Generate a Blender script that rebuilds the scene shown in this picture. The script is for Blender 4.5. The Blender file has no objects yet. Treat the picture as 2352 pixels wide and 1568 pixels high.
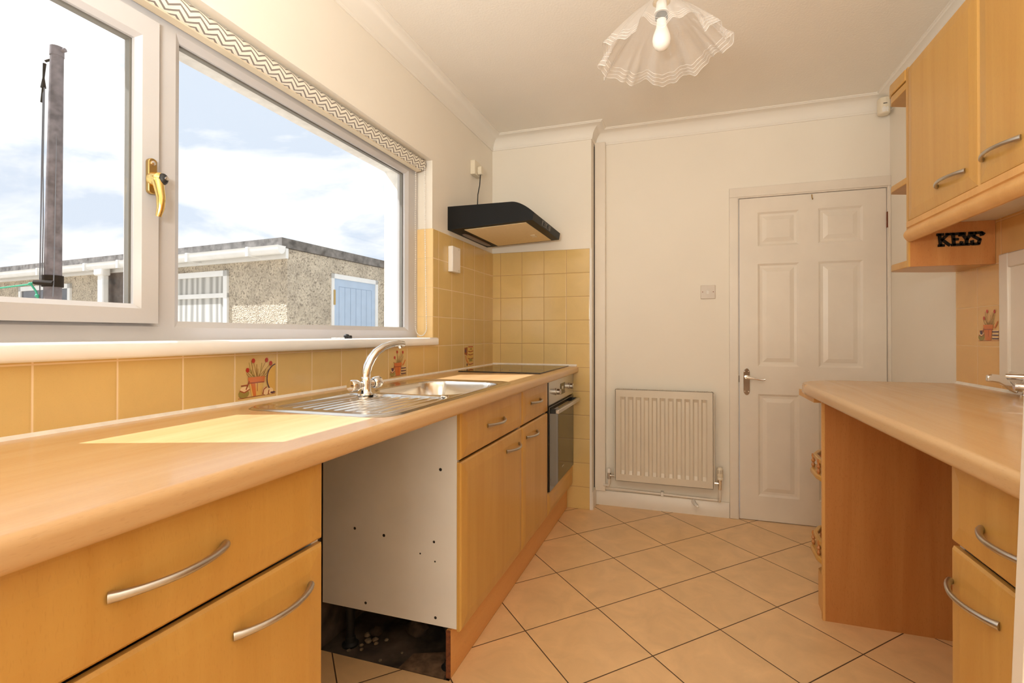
import bpy, math, random
from mathutils import Vector, Matrix
random.seed(7)
SC = bpy.context.scene
COL = SC.collection
PI = math.pi

# ------------------------------------------------------------------ camera
YAW, PITCH, ROLL = 0.310190, 0.005867, -0.000469
FPX, PX, PY = 1110.968, 40.278, -22.913
cam_d = bpy.data.cameras.new('camera')
cam = bpy.data.objects.new('camera', cam_d)
COL.objects.link(cam)
right = Vector((math.cos(YAW), math.sin(YAW), 0)); fwd = Vector((-math.sin(YAW), math.cos(YAW), 0)); up = Vector((0, 0, 1))
fwd, up = fwd*math.cos(PITCH)+up*math.sin(PITCH), up*math.cos(PITCH)-fwd*math.sin(PITCH)
right, up = right*math.cos(ROLL)-up*math.sin(ROLL), up*math.cos(ROLL)+right*math.sin(ROLL)
M = Matrix.Identity(4)
for i in range(3):
    M[i][0] = right[i]; M[i][1] = up[i]; M[i][2] = -fwd[i]
M[0][3], M[1][3], M[2][3] = 1.27384, 0.0, 1.13954
cam.matrix_world = M
cam_d.sensor_fit = 'HORIZONTAL'; cam_d.sensor_width = 36.0
cam_d.lens = FPX/2352*36
cam_d.shift_x = -PX/2352; cam_d.shift_y = PY/2352
cam_d.clip_start = 0.02; cam_d.clip_end = 300
SC.camera = cam

# ------------------------------------------------------------------ colour management, world, sun, fill lights
SC.view_settings.view_transform = 'Standard'
SC.view_settings.look = 'None'
SC.view_settings.exposure = 0.0
SC.view_settings.gamma = 1.0
SC.view_settings.use_curve_mapping = False
try:
    SC.cycles.max_bounces = 10; SC.cycles.diffuse_bounces = 6; SC.cycles.glossy_bounces = 4
    SC.cycles.transparent_max_bounces = 16; SC.cycles.caustics_reflective = False; SC.cycles.caustics_refractive = False
    SC.cycles.sample_clamp_indirect = 4.0; SC.cycles.use_denoising = True
except Exception:
    pass

def lin(c):
    c = c/255.0
    return c/12.92 if c <= 0.04045 else ((c+0.055)/1.055)**2.4
def rgb(r, g, b): return (lin(r), lin(g), lin(b), 1.0)

W = bpy.data.worlds.new('sky'); SC.world = W; W.use_nodes = True
nt = W.node_tree; nt.nodes.clear()
out = nt.nodes.new('ShaderNodeOutputWorld'); bg = nt.nodes.new('ShaderNodeBackground')
tc = nt.nodes.new('ShaderNodeTexCoord')
mp = nt.nodes.new('ShaderNodeMapping'); mp.inputs['Scale'].default_value = (1.6, 1.6, 3.6); mp.inputs['Location'].default_value = (0.35, 0.1, 0.25)
n1 = nt.nodes.new('ShaderNodeTexNoise'); n1.inputs['Scale'].default_value = 2.0; n1.inputs['Detail'].default_value = 7; n1.inputs['Roughness'].default_value = 0.55; n1.inputs['Distortion'].default_value = 0.35
rp = nt.nodes.new('ShaderNodeValToRGB')
rp.color_ramp.elements[0].position = 0.42; rp.color_ramp.elements[0].color = (0.82, 0.92, 1.06, 1)
rp.color_ramp.elements[1].position = 0.53; rp.color_ramp.elements[1].color = (1.25, 1.25, 1.24, 1)
nt.links.new(tc.outputs['Generated'], mp.inputs['Vector']); nt.links.new(mp.outputs[0], n1.inputs['Vector'])
nt.links.new(n1.outputs['Fac'], rp.inputs['Fac']); nt.links.new(rp.outputs[0], bg.inputs['Color'])
bg.inputs['Strength'].default_value = 1.0
nt.links.new(bg.outputs[0], out.inputs[0])

def light(name, kind, loc, energy, color=(1, 1, 1), **k):
    d = bpy.data.lights.new(name, kind); d.energy = energy; d.color = color
    for a, v in k.items(): setattr(d, a, v)
    o = bpy.data.objects.new(name, d); COL.objects.link(o); o.location = loc
    return o
SUN = Vector((0.75, 0.27, -1.0)).normalized()
sun = light('sun', 'SUN', (-6, -2, 9), 8.8, (0.96, 0.97, 1.0), angle=0.006)
sun.rotation_euler = SUN.to_track_quat('-Z', 'Y').to_euler()
# unseen fill light added behind the camera, just inside the rear opening
fill = light('rear_fill_light', 'AREA', (1.28, -3.74, 1.30), 47, (1.0, 0.98, 0.80), shape='RECTANGLE', size=1.95, size_y=2.0)
fill.rotation_euler = (PI/2, 0, 0)
# second added fill, unseen behind the camera, aimed up at the ceiling
up_fill = light('ceiling_fill_light', 'AREA', (0.98, -0.25, 1.42), 53, (0.98, 1.0, 0.97), shape='DISK', size=0.40)
up_fill.rotation_euler = Vector((-0.05, 0.22, 1)).to_track_quat('-Z', 'Y').to_euler()

# ------------------------------------------------------------------ mesh helper
class MB:
    def __init__(s): s.v = []; s.f = []; s.mi = []; s.m = 0
    def face(s, pts):
        b = len(s.v); s.v += [tuple(p) for p in pts]; s.f.append(tuple(range(b, b+len(pts)))); s.mi.append(s.m); return s
    def poly(s, vs, fs):
        b = len(s.v); s.v += [tuple(p) for p in vs]
        for f in fs: s.f.append(tuple(b+i for i in f)); s.mi.append(s.m)
        return s
    def hexa(s, p):  # p: 4 bottom, 4 top
        return s.poly(p, [(3, 2, 1, 0), (4, 5, 6, 7), (0, 1, 5, 4), (1, 2, 6, 5), (2, 3, 7, 6), (3, 0, 4, 7)])
    def box(s, x0, x1, y0, y1, z0, z1):
        if x0 > x1: x0, x1 = x1, x0
        if y0 > y1: y0, y1 = y1, y0
        if z0 > z1: z0, z1 = z1, z0
        return s.hexa([(x0, y0, z0), (x1, y0, z0), (x1, y1, z0), (x0, y1, z0), (x0, y0, z1), (x1, y0, z1), (x1, y1, z1), (x0, y1, z1)])
    def prism(s, prof, axis, a, b):   # closed 2-D profile extruded along axis
        def P(p, t): return {'x': (t, p[0], p[1]), 'y': (p[0], t, p[1]), 'z': (p[0], p[1], t)}[axis]
        n = len(prof); vs = [P(p, a) for p in prof]+[P(p, b) for p in prof]
        fs = [tuple(range(n-1, -1, -1)), tuple(range(n, 2*n))]+[(i, (i+1) % n, n+(i+1) % n, n+i) for i in range(n)]
        return s.poly(vs, fs)
    def tube(s, pts, r, seg=12, cap=True, flat=None):
        pts = [Vector(p) for p in pts]; n = len(pts)
        if not hasattr(r, '__len__'): r = [r]*n
        ref = Vector((0, 0, 1)); rings = []
        t0 = (pts[1]-pts[0]).normalized()
        if abs(t0.dot(ref)) > 0.95: ref = Vector((1, 0, 0))
        u = t0.cross(ref).normalized()
        for i in range(n):
            t = (pts[min(i+1, n-1)]-pts[max(i-1, 0)]).normalized()
            u = (u-t*u.dot(t)).normalized(); w = t.cross(u)
            k = flat[i] if flat else 1.0
            rings.append([pts[i]+(u*math.cos(2*PI*j/seg)+w*math.sin(2*PI*j/seg)*k)*r[i] for j in range(seg)])
        vs = [p for R in rings for p in R]
        fs = [(i*seg+j, i*seg+(j+1) % seg, (i+1)*seg+(j+1) % seg, (i+1)*seg+j) for i in range(n-1) for j in range(seg)]
        if cap: fs += [tuple(range(seg-1, -1, -1)), tuple(range((n-1)*seg, n*seg))]
        return s.poly(vs, fs)
    def lathe(s, prof, c, axis=(0, 0, 1), seg=28):   # prof: (radius, height) along axis from point c
        a = Vector(axis).normalized(); ref = Vector((1, 0, 0)) if abs(a.x) < 0.9 else Vector((0, 1, 0))
        u = a.cross(ref).normalized(); w = a.cross(u); c = Vector(c)
        vs = [c+a*h+(u*math.cos(2*PI*j/seg)+w*math.sin(2*PI*j/seg))*max(r, 1e-5) for r, h in prof for j in range(seg)]
        n = len(prof)
        fs = [(i*seg+j, i*seg+(j+1) % seg, (i+1)*seg+(j+1) % seg, (i+1)*seg+j) for i in range(n-1) for j in range(seg)]
        fs += [tuple(range(seg-1, -1, -1)), tuple(range((n-1)*seg, n*seg))]
        return s.poly(vs, fs)
    def ball(s, c, r, seg=12, rings=8, sq=(1, 1, 1)):
        c = Vector(c); vs = []; 
        for i in range(rings+1):
            th = PI*i/rings
            for j in range(seg):
                ph = 2*PI*j/seg
                vs.append((c.x+r*sq[0]*math.sin(th)*math.cos(ph), c.y+r*sq[1]*math.sin(th)*math.sin(ph), c.z+r*sq[2]*math.cos(th)))
        fs = [(i*seg+j, (i+1)*seg+j, (i+1)*seg+(j+1) % seg, i*seg+(j+1) % seg) for i in range(rings) for j in range(seg)]
        return s.poly(vs, fs)
    def obox(s, P0, dh, nr, s0, s1, d0, d1, z0, z1):
        def Q(a, d, z): return (P0[0]+dh[0]*a+nr[0]*d, P0[1]+dh[1]*a+nr[1]*d, z)
        return s.hexa([Q(s0, d0, z0), Q(s1, d0, z0), Q(s1, d1, z0), Q(s0, d1, z0), Q(s0, d0, z1), Q(s1, d0, z1), Q(s1, d1, z1), Q(s0, d1, z1)])

def wloc(o):
    L = Vector((0, 0, 0))
    while o is not None: L += o.location; o = o.parent
    return L
def tag(o, label=None, cat=None, group=None, kind=None):
    if label: o['label'] = label
    if cat: o['category'] = cat
    if group: o['group'] = group
    if kind: o['kind'] = kind
    return o
def thing(name, loc, label, cat, group=None):
    o = bpy.data.objects.new(name, None); o.empty_display_size = 0.05; COL.objects.link(o); o.location = loc
    return tag(o, label, cat, group)
def obj(name, mb, mats, parent=None, bevel=0.0, seg=2, sharp=35, label=None, recalc=True):
    if not isinstance(mats, (list, tuple)): mats = [mats]
    if parent is not None: org = wloc(parent)
    else:
        xs = [p[0] for p in mb.v]; ys = [p[1] for p in mb.v]; zs = [p[2] for p in mb.v]
        org = Vector(((min(xs)+max(xs))/2, (min(ys)+max(ys))/2, min(zs)))
    me = bpy.data.meshes.new(name)
    me.from_pydata([(p[0]-org.x, p[1]-org.y, p[2]-org.z) for p in mb.v], [], mb.f)
    for m in mats: me.materials.append(m)
    for p, i in zip(me.polygons, mb.mi): p.material_index = i
    if recalc:
        import bmesh
        bm = bmesh.new(); bm.from_mesh(me); bmesh.ops.recalc_face_normals(bm, faces=bm.faces); bm.to_mesh(me); bm.free()
    me.shade_smooth(); me.set_sharp_from_angle(angle=math.radians(sharp))
    o = bpy.data.objects.new(name, me); COL.objects.link(o)
    if parent is not None: o.parent = parent
    else: o.location = org
    if bevel:
        b = o.modifiers.new('bevel', 'BEVEL'); b.width = bevel; b.segments = seg; b.limit_method = 'ANGLE'; b.angle_limit = math.radians(40)
        b.harden_normals = False
    if label: o['label'] = label
    return o
def struct(name, mb, mats, parent=None, **k):
    o = obj(name, mb, mats, parent, **k)
    if parent is None: o['kind'] = 'structure'
    return o

# ------------------------------------------------------------------ materials
class NT:
    def __init__(s, name):
        s.mat = bpy.data.materials.new(name); s.mat.use_nodes = True; s.t = s.mat.node_tree; s.t.nodes.clear()
        s.out = s.n('OutputMaterial'); s.b = s.n('BsdfPrincipled'); s.l(s.b.outputs[0], s.out.inputs[0])
    def n(s, kind, **k):
        nd = s.t.nodes.new('ShaderNode'+kind)
        for a, v in k.items(): setattr(nd, a, v)
        return nd
    def l(s, a, b): s.t.links.new(a, b)
    def val(s, sock, v):
        if hasattr(v, 'is_output') or isinstance(v, bpy.types.NodeSocket): s.l(v, sock)
        else: sock.default_value = v
    def m(s, op, a, b=0.0, c=0.0):
        nd = s.n('Math', operation=op); s.val(nd.inputs[0], a); s.val(nd.inputs[1], b); s.val(nd.inputs[2], c); return nd.outputs[0]
    def pos(s):
        if not hasattr(s, '_p'):
            g = s.n('NewGeometry'); x = s.n('SeparateXYZ'); s.l(g.outputs['Position'], x.inputs[0]); s._p = g.outputs['Position']; s._x = x.outputs
        return s._p
    def xyz(s, i): s.pos(); return s._x[i]
    def noise(s, scale, detail=4, rough=0.55, dist=0.0, vec=None, mscale=None):
        nd = s.n('TexNoise'); nd.inputs['Scale'].default_value = scale; nd.inputs['Detail'].default_value = detail
        nd.inputs['Roughness'].default_value = rough; nd.inputs['Distortion'].default_value = dist
        v = vec or s.pos()
        if mscale:
            mp = s.n('Mapping'); mp.inputs['Scale'].default_value = mscale; s.l(v, mp.inputs[0]); v = mp.outputs[0]
        s.l(v, nd.inputs['Vector']); return nd.outputs['Fac']
    def ramp(s, f, stops):
        r = s.n('ValToRGB'); e = r.color_ramp.elements
        e[0].position, e[0].color = stops[0]; e[1].position, e[1].color = stops[-1]
        for p, c in stops[1:-1]:
            q = e.new(p); q.color = c
        s.l(f, r.inputs[0]); return r.outputs[0]
    def mix(s, f, a, b):
        nd = s.n('MixRGB'); s.val(nd.inputs[0], f); s.val(nd.inputs[1], a); s.val(nd.inputs[2], b); return nd.outputs[0]
    def bump(s, h, strength=0.3, dist=0.002):
        b = s.n('Bump'); b.inputs['Strength'].default_value = strength; b.inputs['Distance'].default_value = dist
        s.l(h, b.inputs['Height']); s.l(b.outputs[0], s.b.inputs['Normal'])
    def set(s, color=None, rough=None, metal=None, spec=None, coat=None):
        if color is not None: s.val(s.b.inputs['Base Color'], color)
        if rough is not None: s.val(s.b.inputs['Roughness'], rough)
        if metal is not None: s.b.inputs['Metallic'].default_value = metal
        if spec is not None: s.b.inputs['Specular IOR Level'].default_value = spec
        if coat is not None: s.b.inputs['Coat Weight'].default_value = coat
        return s.mat

def plain(name, c, rough=0.5, metal=0.0, var=0.04, vs=6.0, bump=0.0, bscale=200.0, spec=0.5, coat=0.0):
    t = NT(name); f = t.noise(vs, 3)
    d = tuple(x*(1-var*2) for x in c[:3])+(1,); u = tuple(min(1, x*(1+var)) for x in c[:3])+(1,)
    col = t.ramp(f, [(0.3, d), (0.7, u)])
    if bump: t.bump(t.noise(bscale, 3), bump, 0.001)
    return t.set(col, rough, metal, spec, coat)

def wood(name, light_c, dark_c, axis, rough=0.38, pore=0.5, coat=0.15):
    t = NT(name)
    big = {'x': (0.9, 14, 14), 'y': (14, 0.9, 14), 'z': (14, 14, 0.9)}[axis]
    fine = {'x': (25, 320, 320), 'y': (420, 80, 420), 'z': (420, 420, 80)}[axis]
    f = t.noise(1.0, 4, 0.6, 0.6, mscale=big)
    col = t.ramp(f, [(0.28, dark_c), (0.72, light_c)])
    p = t.noise(1.0, 2, 0.5, mscale=fine)
    pr = t.ramp(p, [(0.30, (0.72, 0.66, 0.60, 1)), (0.42, (1, 1, 1, 1))])
    mm = t.n('MixRGB', blend_type='MULTIPLY'); mm.inputs[0].default_value = pore; t.l(col, mm.inputs[1]); t.l(pr, mm.inputs[2])
    return t.set(mm.outputs[0], rough, 0, 0.4, coat)

def tiles(name, au, av, ou, ov, pitch, grout_w, tile_c, grout_c, rough=0.16, diag=False, mottle=0.035, gloss_rough=None):
    t = NT(name); U = t.m('SUBTRACT', t.xyz(au), ou); V = t.m('SUBTRACT', t.xyz(av), ov)
    if diag:
        U, V = t.m('DIVIDE', t.m('SUBTRACT', U, V), pitch*math.sqrt(2)), t.m('DIVIDE', t.m('ADD', U, V), pitch*math.sqrt(2))
    else:
        U, V = t.m('DIVIDE', U, pitch), t.m('DIVIDE', V, pitch)
    def edge(a):
        fr = t.m('FRACT', a); return t.m('MINIMUM', fr, t.m('SUBTRACT', 1.0, fr))
    e = t.m('MINIMUM', edge(U), edge(V)); w = grout_w/pitch/2
    mask = t.m('DIVIDE', t.m('SUBTRACT', e, w*0.7), w*0.6); mk = t.n('Clamp'); t.l(mask, mk.inputs[0])
    # per tile tone
    comb = t.n('CombineXYZ'); t.l(t.m('FLOOR', U), comb.inputs[0]); t.l(t.m('FLOOR', V), comb.inputs[1])
    wn = t.n('TexWhiteNoise'); wn.noise_dimensions = '3D'; t.l(comb.outputs[0], wn.inputs[0])
    sh = t.n('VectorMath', operation='ADD'); t.l(t.pos(), sh.inputs[0]); t.l(wn.outputs['Color'], sh.inputs[1])
    cl = t.noise(7.0 if diag else 5.0, 6, 0.6, 0.8, vec=sh.outputs[0])
    a = tuple(x*(1-mottle*1.6) for x in tile_c[:3])+(1,); b = tuple(min(1, x*(1+mottle)) for x in tile_c[:3])+(1,)
    tcx = t.ramp(cl, [(0.3, a), (0.7, b)])
    sp = t.noise(420, 2); tcx = t.mix(t.ramp(sp, [(0.60, (0, 0, 0, 1)), (0.72, (0.16, 0.16, 0.16, 1))]), tcx, tuple(x*0.55 for x in tile_c[:3])+(1,))
    col = t.mix(mk.outputs[0], grout_c, tcx)
    bp = t.n('Bump'); bp.inputs['Strength'].default_value = 0.3; bp.inputs['Distance'].default_value = 0.002
    e2 = t.n('Clamp'); t.l(t.m('DIVIDE', e, w*3.0), e2.inputs[0]); t.l(e2.outputs[0], bp.inputs['Height']); t.l(bp.outputs[0], t.b.inputs['Normal'])
    return t.set(col, t.m('SUBTRACT', 0.75, t.m('MULTIPLY', mk.outputs[0], 0.75-rough)), 0, 0.5)

def paint(name, c, bump=0.15, scale=160, rough=0.6, stain=None):
    t = NT(name); f = t.noise(2.2, 4)
    col = t.ramp(f, [(0.3, tuple(x*0.965 for x in c[:3])+(1,)), (0.7, c)])
    t.bump(t.noise(scale, 4, 0.6), bump, 0.002)
    return t.set(col, rough, 0, 0.3)

M_wall = paint('wall_paint', (0.84, 0.785, 0.70, 1), 0.12, 90)
M_ceil = paint('ceiling_paint', (0.86, 0.82, 0.755, 1), 0.55, 120)
M_cove = paint('coving_paint', (0.84, 0.80, 0.74, 1), 0.05, 60)
M_gloss = plain('white_gloss_paint', (0.77, 0.70, 0.615, 1), 0.32, var=0.02, spec=0.5)
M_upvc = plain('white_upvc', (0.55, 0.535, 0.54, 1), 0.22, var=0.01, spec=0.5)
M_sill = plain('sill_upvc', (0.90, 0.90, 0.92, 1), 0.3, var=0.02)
M_mel = plain('white_melamine', (0.78, 0.75, 0.72, 1), 0.42, var=0.02)
M_door = wood('beech_door_wood', rgb(206, 161, 87), rgb(194, 145, 72), 'z', 0.36, 0.22)
M_top = wood('beech_worktop_laminate', *[(c[0]*0.86, c[1]*0.86, c[2]*0.9, 1) for c in (rgb(219, 181, 130), rgb(208, 162, 109))], 'y', 0.26, 0.22, 0.2)
M_panel = wood('beech_end_panel', rgb(195, 135, 77), rgb(178, 113, 58), 'z', 0.4, 0.4)
M_plinth = wood('beech_plinth', rgb(224, 166, 98), rgb(212, 150, 84), 'y', 0.42, 0.4)
M_edge = wood('pale_edging_wood', rgb(222, 172, 106), rgb(210, 158, 92), 'z', 0.45, 0.3)
M_chip = plain('bare_chipboard_edge', rgb(120, 66, 34), 0.9, var=0.25, vs=90)
M_steel = None
def metal(name, c, rough, aniso=None):
    t = NT(name); f = t.noise(300, 2, mscale=(1, 0.04, 1) if aniso else None)
    t.bump(f, 0.03, 0.0005); return t.set(c, rough, 1.0)
M_steel = metal('sink_steel', (0.72, 0.68, 0.62, 1), 0.20, True)
M_chrome = metal('chrome', (0.86, 0.85, 0.84, 1), 0.06)
M_nickel = metal('satin_nickel', (0.56, 0.53, 0.49, 1), 0.34)
M_brass = metal('polished_brass', (0.83, 0.60, 0.22, 1), 0.16)
M_dullbrass = metal('dull_brass', (0.50, 0.34, 0.13, 1), 0.35)
M_iron = metal('black_cast_iron', (0.03, 0.025, 0.02, 1), 0.6)
M_inox = metal('brushed_inox', (0.60, 0.58, 0.55, 1), 0.3)
M_black = plain('black_enamel', (0.006, 0.006, 0.006, 1), 0.5, var=0.1, spec=0.22)
M_blackpl = plain('black_plastic', (0.015, 0.015, 0.015, 1), 0.5)
M_blackgl = plain('black_glass', (0.012, 0.011, 0.010, 1), 0.04, spec=0.6)
M_ovengl = plain('oven_door_glass', (0.022, 0.019, 0.017, 1), 0.03, spec=0.9)
M_rad = plain('radiator_enamel', (0.66, 0.585, 0.48, 1), 0.3, var=0.02)
M_cream = plain('cream_plastic', (0.78, 0.70, 0.56, 1), 0.35, var=0.02)
M_whitepl = plain('white_plastic', (0.82, 0.79, 0.75, 1), 0.3, var=0.02)
M_filter = plain('hood_filter_mat', rgb(232, 214, 176), 0.85, var=0.02, vs=60, bump=0.4, bscale=500)
M_lens = plain('hood_light_lens', (0.10, 0.055, 0.045, 1), 0.12)
M_seal = plain('white_sealant', (0.82, 0.78, 0.72, 1), 0.4, var=0.05, vs=30)
M_concrete = plain('dirty_concrete', rgb(92, 78, 66), 0.95, var=0.4, vs=9, bump=0.6, bscale=60)
M_rubble = plain('plaster_rubble', rgb(138, 120, 98), 0.95, var=0.3, vs=60, bump=0.5, bscale=150)
M_stone = plain('dark_stone', rgb(74, 58, 46), 0.95, var=0.3, vs=30, bump=0.6, bscale=70)
M_slot = plain('dark_slot', (0.02, 0.015, 0.012, 1), 0.8)
M_bulb = plain('opal_bulb_glass', (0.88, 0.86, 0.82, 1), 0.18, var=0.0)
M_green = plain('green_cord', rgb(60, 168, 130), 0.6)
M_cord = plain('grey_cord', rgb(120, 120, 124), 0.7)
M_pole = plain('weathered_pole', rgb(122, 112, 112), 0.8, var=0.25, vs=14, bump=0.3, bscale=60)
M_blue = plain('pale_blue_paint', rgb(178, 198, 220), 0.5, var=0.03)
M_felt = plain('roof_felt', rgb(120, 116, 112), 0.95, var=0.3, vs=10, bump=0.8, bscale=40)
M_outwhite = plain('outdoor_white', (0.84, 0.83, 0.80, 1), 0.4, var=0.03)
M_ground = plain('yard_concrete', rgb(176, 168, 156), 0.95, var=0.15, vs=2)
M_render = plain('white_exterior_render', (0.86, 0.84, 0.80, 1), 0.9, var=0.05, vs=30, bump=0.8, bscale=120)
M_spacer = plain('grey_spacer_bar', rgb(122, 118, 110), 0.4)
M_brown = plain('brown_hinge', rgb(120, 62, 34), 0.5)
M_skirt = M_gloss

t = NT('pebble_dash'); vo = t.n('TexVoronoi'); vo.inputs['Scale'].default_value = 55; t.l(t.pos(), vo.inputs['Vector'])
c1 = t.ramp(vo.outputs['Color'], [(0.1, rgb(196, 182, 160)), (0.5, rgb(222, 208, 186)), (0.9, rgb(150, 138, 122))])
big = t.noise(3.0, 6, 0.7); cc = t.mix(t.ramp(big, [(0.42, (0, 0, 0, 1)), (0.66, (0.42, 0.42, 0.42, 1))]), c1, rgb(130, 120, 108))
t.bump(vo.outputs['Distance'], 1.0, 0.012); M_dash = t.set(cc, 0.95, 0, 0.2)

t = NT('net_curtain'); w = t.n('TexWave'); w.inputs['Scale'].default_value = 2.6; w.inputs['Distortion'].default_value = 5.5; w.inputs['Detail'].default_value = 4
mp = t.n('Mapping'); mp.inputs['Scale'].default_value = (1, 1, 0.12); t.l(t.pos(), mp.inputs[0]); t.l(mp.outputs[0], w.inputs[0])
M_net = t.set(t.ramp(w.outputs['Fac'], [(0.1, rgb(158, 156, 150)), (0.9, rgb(206, 204, 198))]), 0.9)
M_darkglass = plain('dark_window_glass', rgb(88, 90, 96), 0.08, var=0.2, vs=3)

def glass(name, tint=(1, 1, 1, 1), gloss=0.08, haze=0.0):
    m = bpy.data.materials.new(name); m.use_nodes = True; t = m.node_tree; t.nodes.clear()
    o = t.nodes.new('ShaderNodeOutputMaterial'); tr = t.nodes.new('ShaderNodeBsdfTransparent'); tr.inputs[0].default_value = tint
    gl = t.nodes.new('ShaderNodeBsdfGlossy'); gl.inputs['Roughness'].default_value = 0.02
    fr = t.nodes.new('ShaderNodeLayerWeight'); fr.inputs[0].default_value = 0.5
    pw = t.nodes.new('ShaderNodeMath'); pw.operation = 'POWER'; pw.inputs[1].default_value = 5; t.links.new(fr.outputs['Facing'], pw.inputs[0])
    mu = t.nodes.new('ShaderNodeMath'); mu.operation = 'MULTIPLY_ADD'; mu.inputs[1].default_value = 0.7; mu.inputs[2].default_value = gloss; t.links.new(pw.outputs[0], mu.inputs[0])
    cl = t.nodes.new('ShaderNodeClamp'); t.links.new(mu.outputs[0], cl.inputs[0])
    mx = t.nodes.new('ShaderNodeMixShader'); t.links.new(cl.outputs[0], mx.inputs[0]); t.links.new(tr.outputs[0], mx.inputs[1]); t.links.new(gl.outputs[0], mx.inputs[2])
    last = mx.outputs[0]
    if haze:
        df = t.nodes.new('ShaderNodeBsdfDiffuse'); df.inputs[0].default_value = (0.9, 0.88, 0.86, 1)
        m2 = t.nodes.new('ShaderNodeMixShader'); m2.inputs[0].default_value = haze; t.links.new(last, m2.inputs[1]); t.links.new(df.outputs[0], m2.inputs[2]); last = m2.outputs[0]
    t.links.new(last, o.inputs[0]); return m
M_glass = glass('window_glass', (0.98, 0.985, 0.985, 1), 0.03)
M_shade = glass('lampshade_glass', (0.97, 0.96, 0.96, 1), 0.05, 0.17)
M_shaderim = glass('lampshade_white_stripe', (0.95, 0.95, 0.95, 1), 0.08, 0.5)

# tile materials (world position based; 155 mm wall tiles, 337 mm floor tiles laid diagonally)
TP = 0.1555
TILE_C = rgb(216, 185, 122); GR = rgb(236, 214, 180); GR2 = rgb(178, 142, 92)
M_tl = tiles('cream_wall_tile_side', 1, 2, 0.6305, 0.922, TP, 0.0035, TILE_C, GR)
M_tf = tiles('cream_wall_tile_far', 0, 2, 0.064, 0.922, TP, 0.0032, TILE_C, GR2)
M_tr = tiles('cream_wall_tile_right', 1, 2, 2.2255, 0.9385, TP, 0.003, rgb(222, 178, 116), rgb(228, 196, 150))
M_trv = tiles('cream_wall_tile_reveal', 0, 2, -0.20, 0.922, TP, 0.003, rgb(238, 204, 146), rgb(220, 190, 140))
M_floor = tiles('beige_floor_tile', 0, 1, 0.927, 2.487, 0.238*math.sqrt(2), 0.0042, rgb(232, 192, 142), rgb(72, 46, 28), 0.3, True, 0.07)

# chevron blind fabric
BX, BZ, BR = -0.052, 2.032, 0.030
t = NT('chevron_blind_fabric')
ang = t.m('ARCTAN2', t.m('SUBTRACT', BZ, t.xyz(2)), t.m('SUBTRACT', t.xyz(0), BX))
arc = t.m('MULTIPLY', ang, BR)
fy = t.m('FRACT', t.m('DIVIDE', t.xyz(1), 0.056)); tri = t.m('ABSOLUTE', t.m('SUBTRACT', fy, 0.5))
ph = t.m('FRACT', t.m('DIVIDE', t.m('ADD', arc, t.m('MULTIPLY', tri, 0.036)), 0.0165))
mk = t.m('LESS_THAN', ph, 0.36)
M_blind = t.set(t.mix(mk, (0.84, 0.80, 0.70, 1), rgb(136, 128, 122)), 0.85)
M_blindplain = plain('blind_backing', (0.72, 0.63, 0.48, 1), 0.85)

# ------------------------------------------------------------------ SETTING
RW, HY, DY, CZ = 2.392, 3.125, 3.254, 2.498
WIN = (0.40, 2.283, 1.083, 2.063)     # window opening y0,y1,z0,z1
# floor: tiled everywhere except under the fitted units on the window side
m = MB()
def fl(x0, x1, y0, y1): m.box(x0, x1, y0, y1, -0.012, 0.0)
fl(0.0, RW, -3.8, 1.440); fl(0.535, RW, 1.440, HY); fl(0.695, RW, HY, DY+0.1)
floor = struct('floor', m, M_floor)
m = MB().box(-0.2, RW+0.2, -3.9, DY+0.2, -0.2, -0.0125)
struct('concrete_slab', m, M_concrete, floor)
# left wall with window opening
m = MB(); y0, y1, z0, z1 = WIN
def wl(a, b, c, d, x0=-0.255, x1=0.0): m.box(x0, x1, a, b, c, d)
wl(-3.8, y0, -0.1, 2.6); wl(y1, DY+0.1, -0.1, 2.6); wl(y0, y1, -0.1, z0); wl(y0, y1, z1, 2.6)
wall_left = struct('wall_left', m, M_wall)
# exterior render lining on the outer reveal
m = MB()
m.box(-0.29, -0.158, y1-0.008, y1+0.02, 1.10, z1); m.box(-0.29, -0.158, y0-0.02, y0+0.01, 1.10, z1); m.box(-0.29, -0.158, y0, y1, 2.028, z1+0.02)
m.box(-0.29, -0.165, y0, y1, 1.02, 1.11)
struct('outer_reveal', m, M_render, wall_left)
# tiles on the left wall
TT = 0.007
m = MB().prism([(-0.6, 0.922), (HY, 0.922), (HY, 1.7), (y1, 1.7), (y1, 1.084), (-0.6, 1.084)], 'x', 0, TT)
struct('wall_tiling', m, M_tl, wall_left, bevel=0.002)
struct('dark_wall_sheet', MB().box(0.0, 0.004, 0.82, HY, -0.0125, 0.885), M_concrete, wall_left)  # thin dark sheet added to deepen the shade under the units
m = MB().box(-0.088, TT, y1-TT, y1, 1.122, 1.7)
struct('reveal_tiling', m, M_trv, wall_left, bevel=0.0015)
# cooker wall (projects in front of the far wall)
m = MB().box(0.0, 0.695, HY, DY+0.1, -0.1, 2.6); alc = struct('wall_cooker', m, M_wall)
m = MB().box(0.0, 0.690, HY-TT, HY, 0.0, 1.7); struct('wall_tiling', m, M_tf, alc, bevel=0.002)
m = MB().box(0.686, 0.699, HY-0.009, HY+0.01, 0.0, 1.7); struct('tile_edge_trim', m, M_whitepl, alc)
# far wall with door opening
DX0, DX1, DZ = 1.590, 2.378, 1.985
m = MB(); m.box(0.695, DX0, DY, DY+0.1, -0.1, 2.6); m.box(DX1, RW+0.1, DY, DY+0.1, -0.1, 2.6); m.box(DX0, DX1, DY, DY+0.1, DZ, 2.6)
struct('wall_far', m, M_wall)
m = MB().box(RW, RW+0.1, -3.8, DY+0.1, -0.1, 2.6); wr = struct('wall_right', m, M_wall)
m = MB().box(RW-TT, RW, 0.3, 2.541, 0.9385, 1.60); struct('wall_tiling', m, M_tr, wr, bevel=0.0015)
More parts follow.
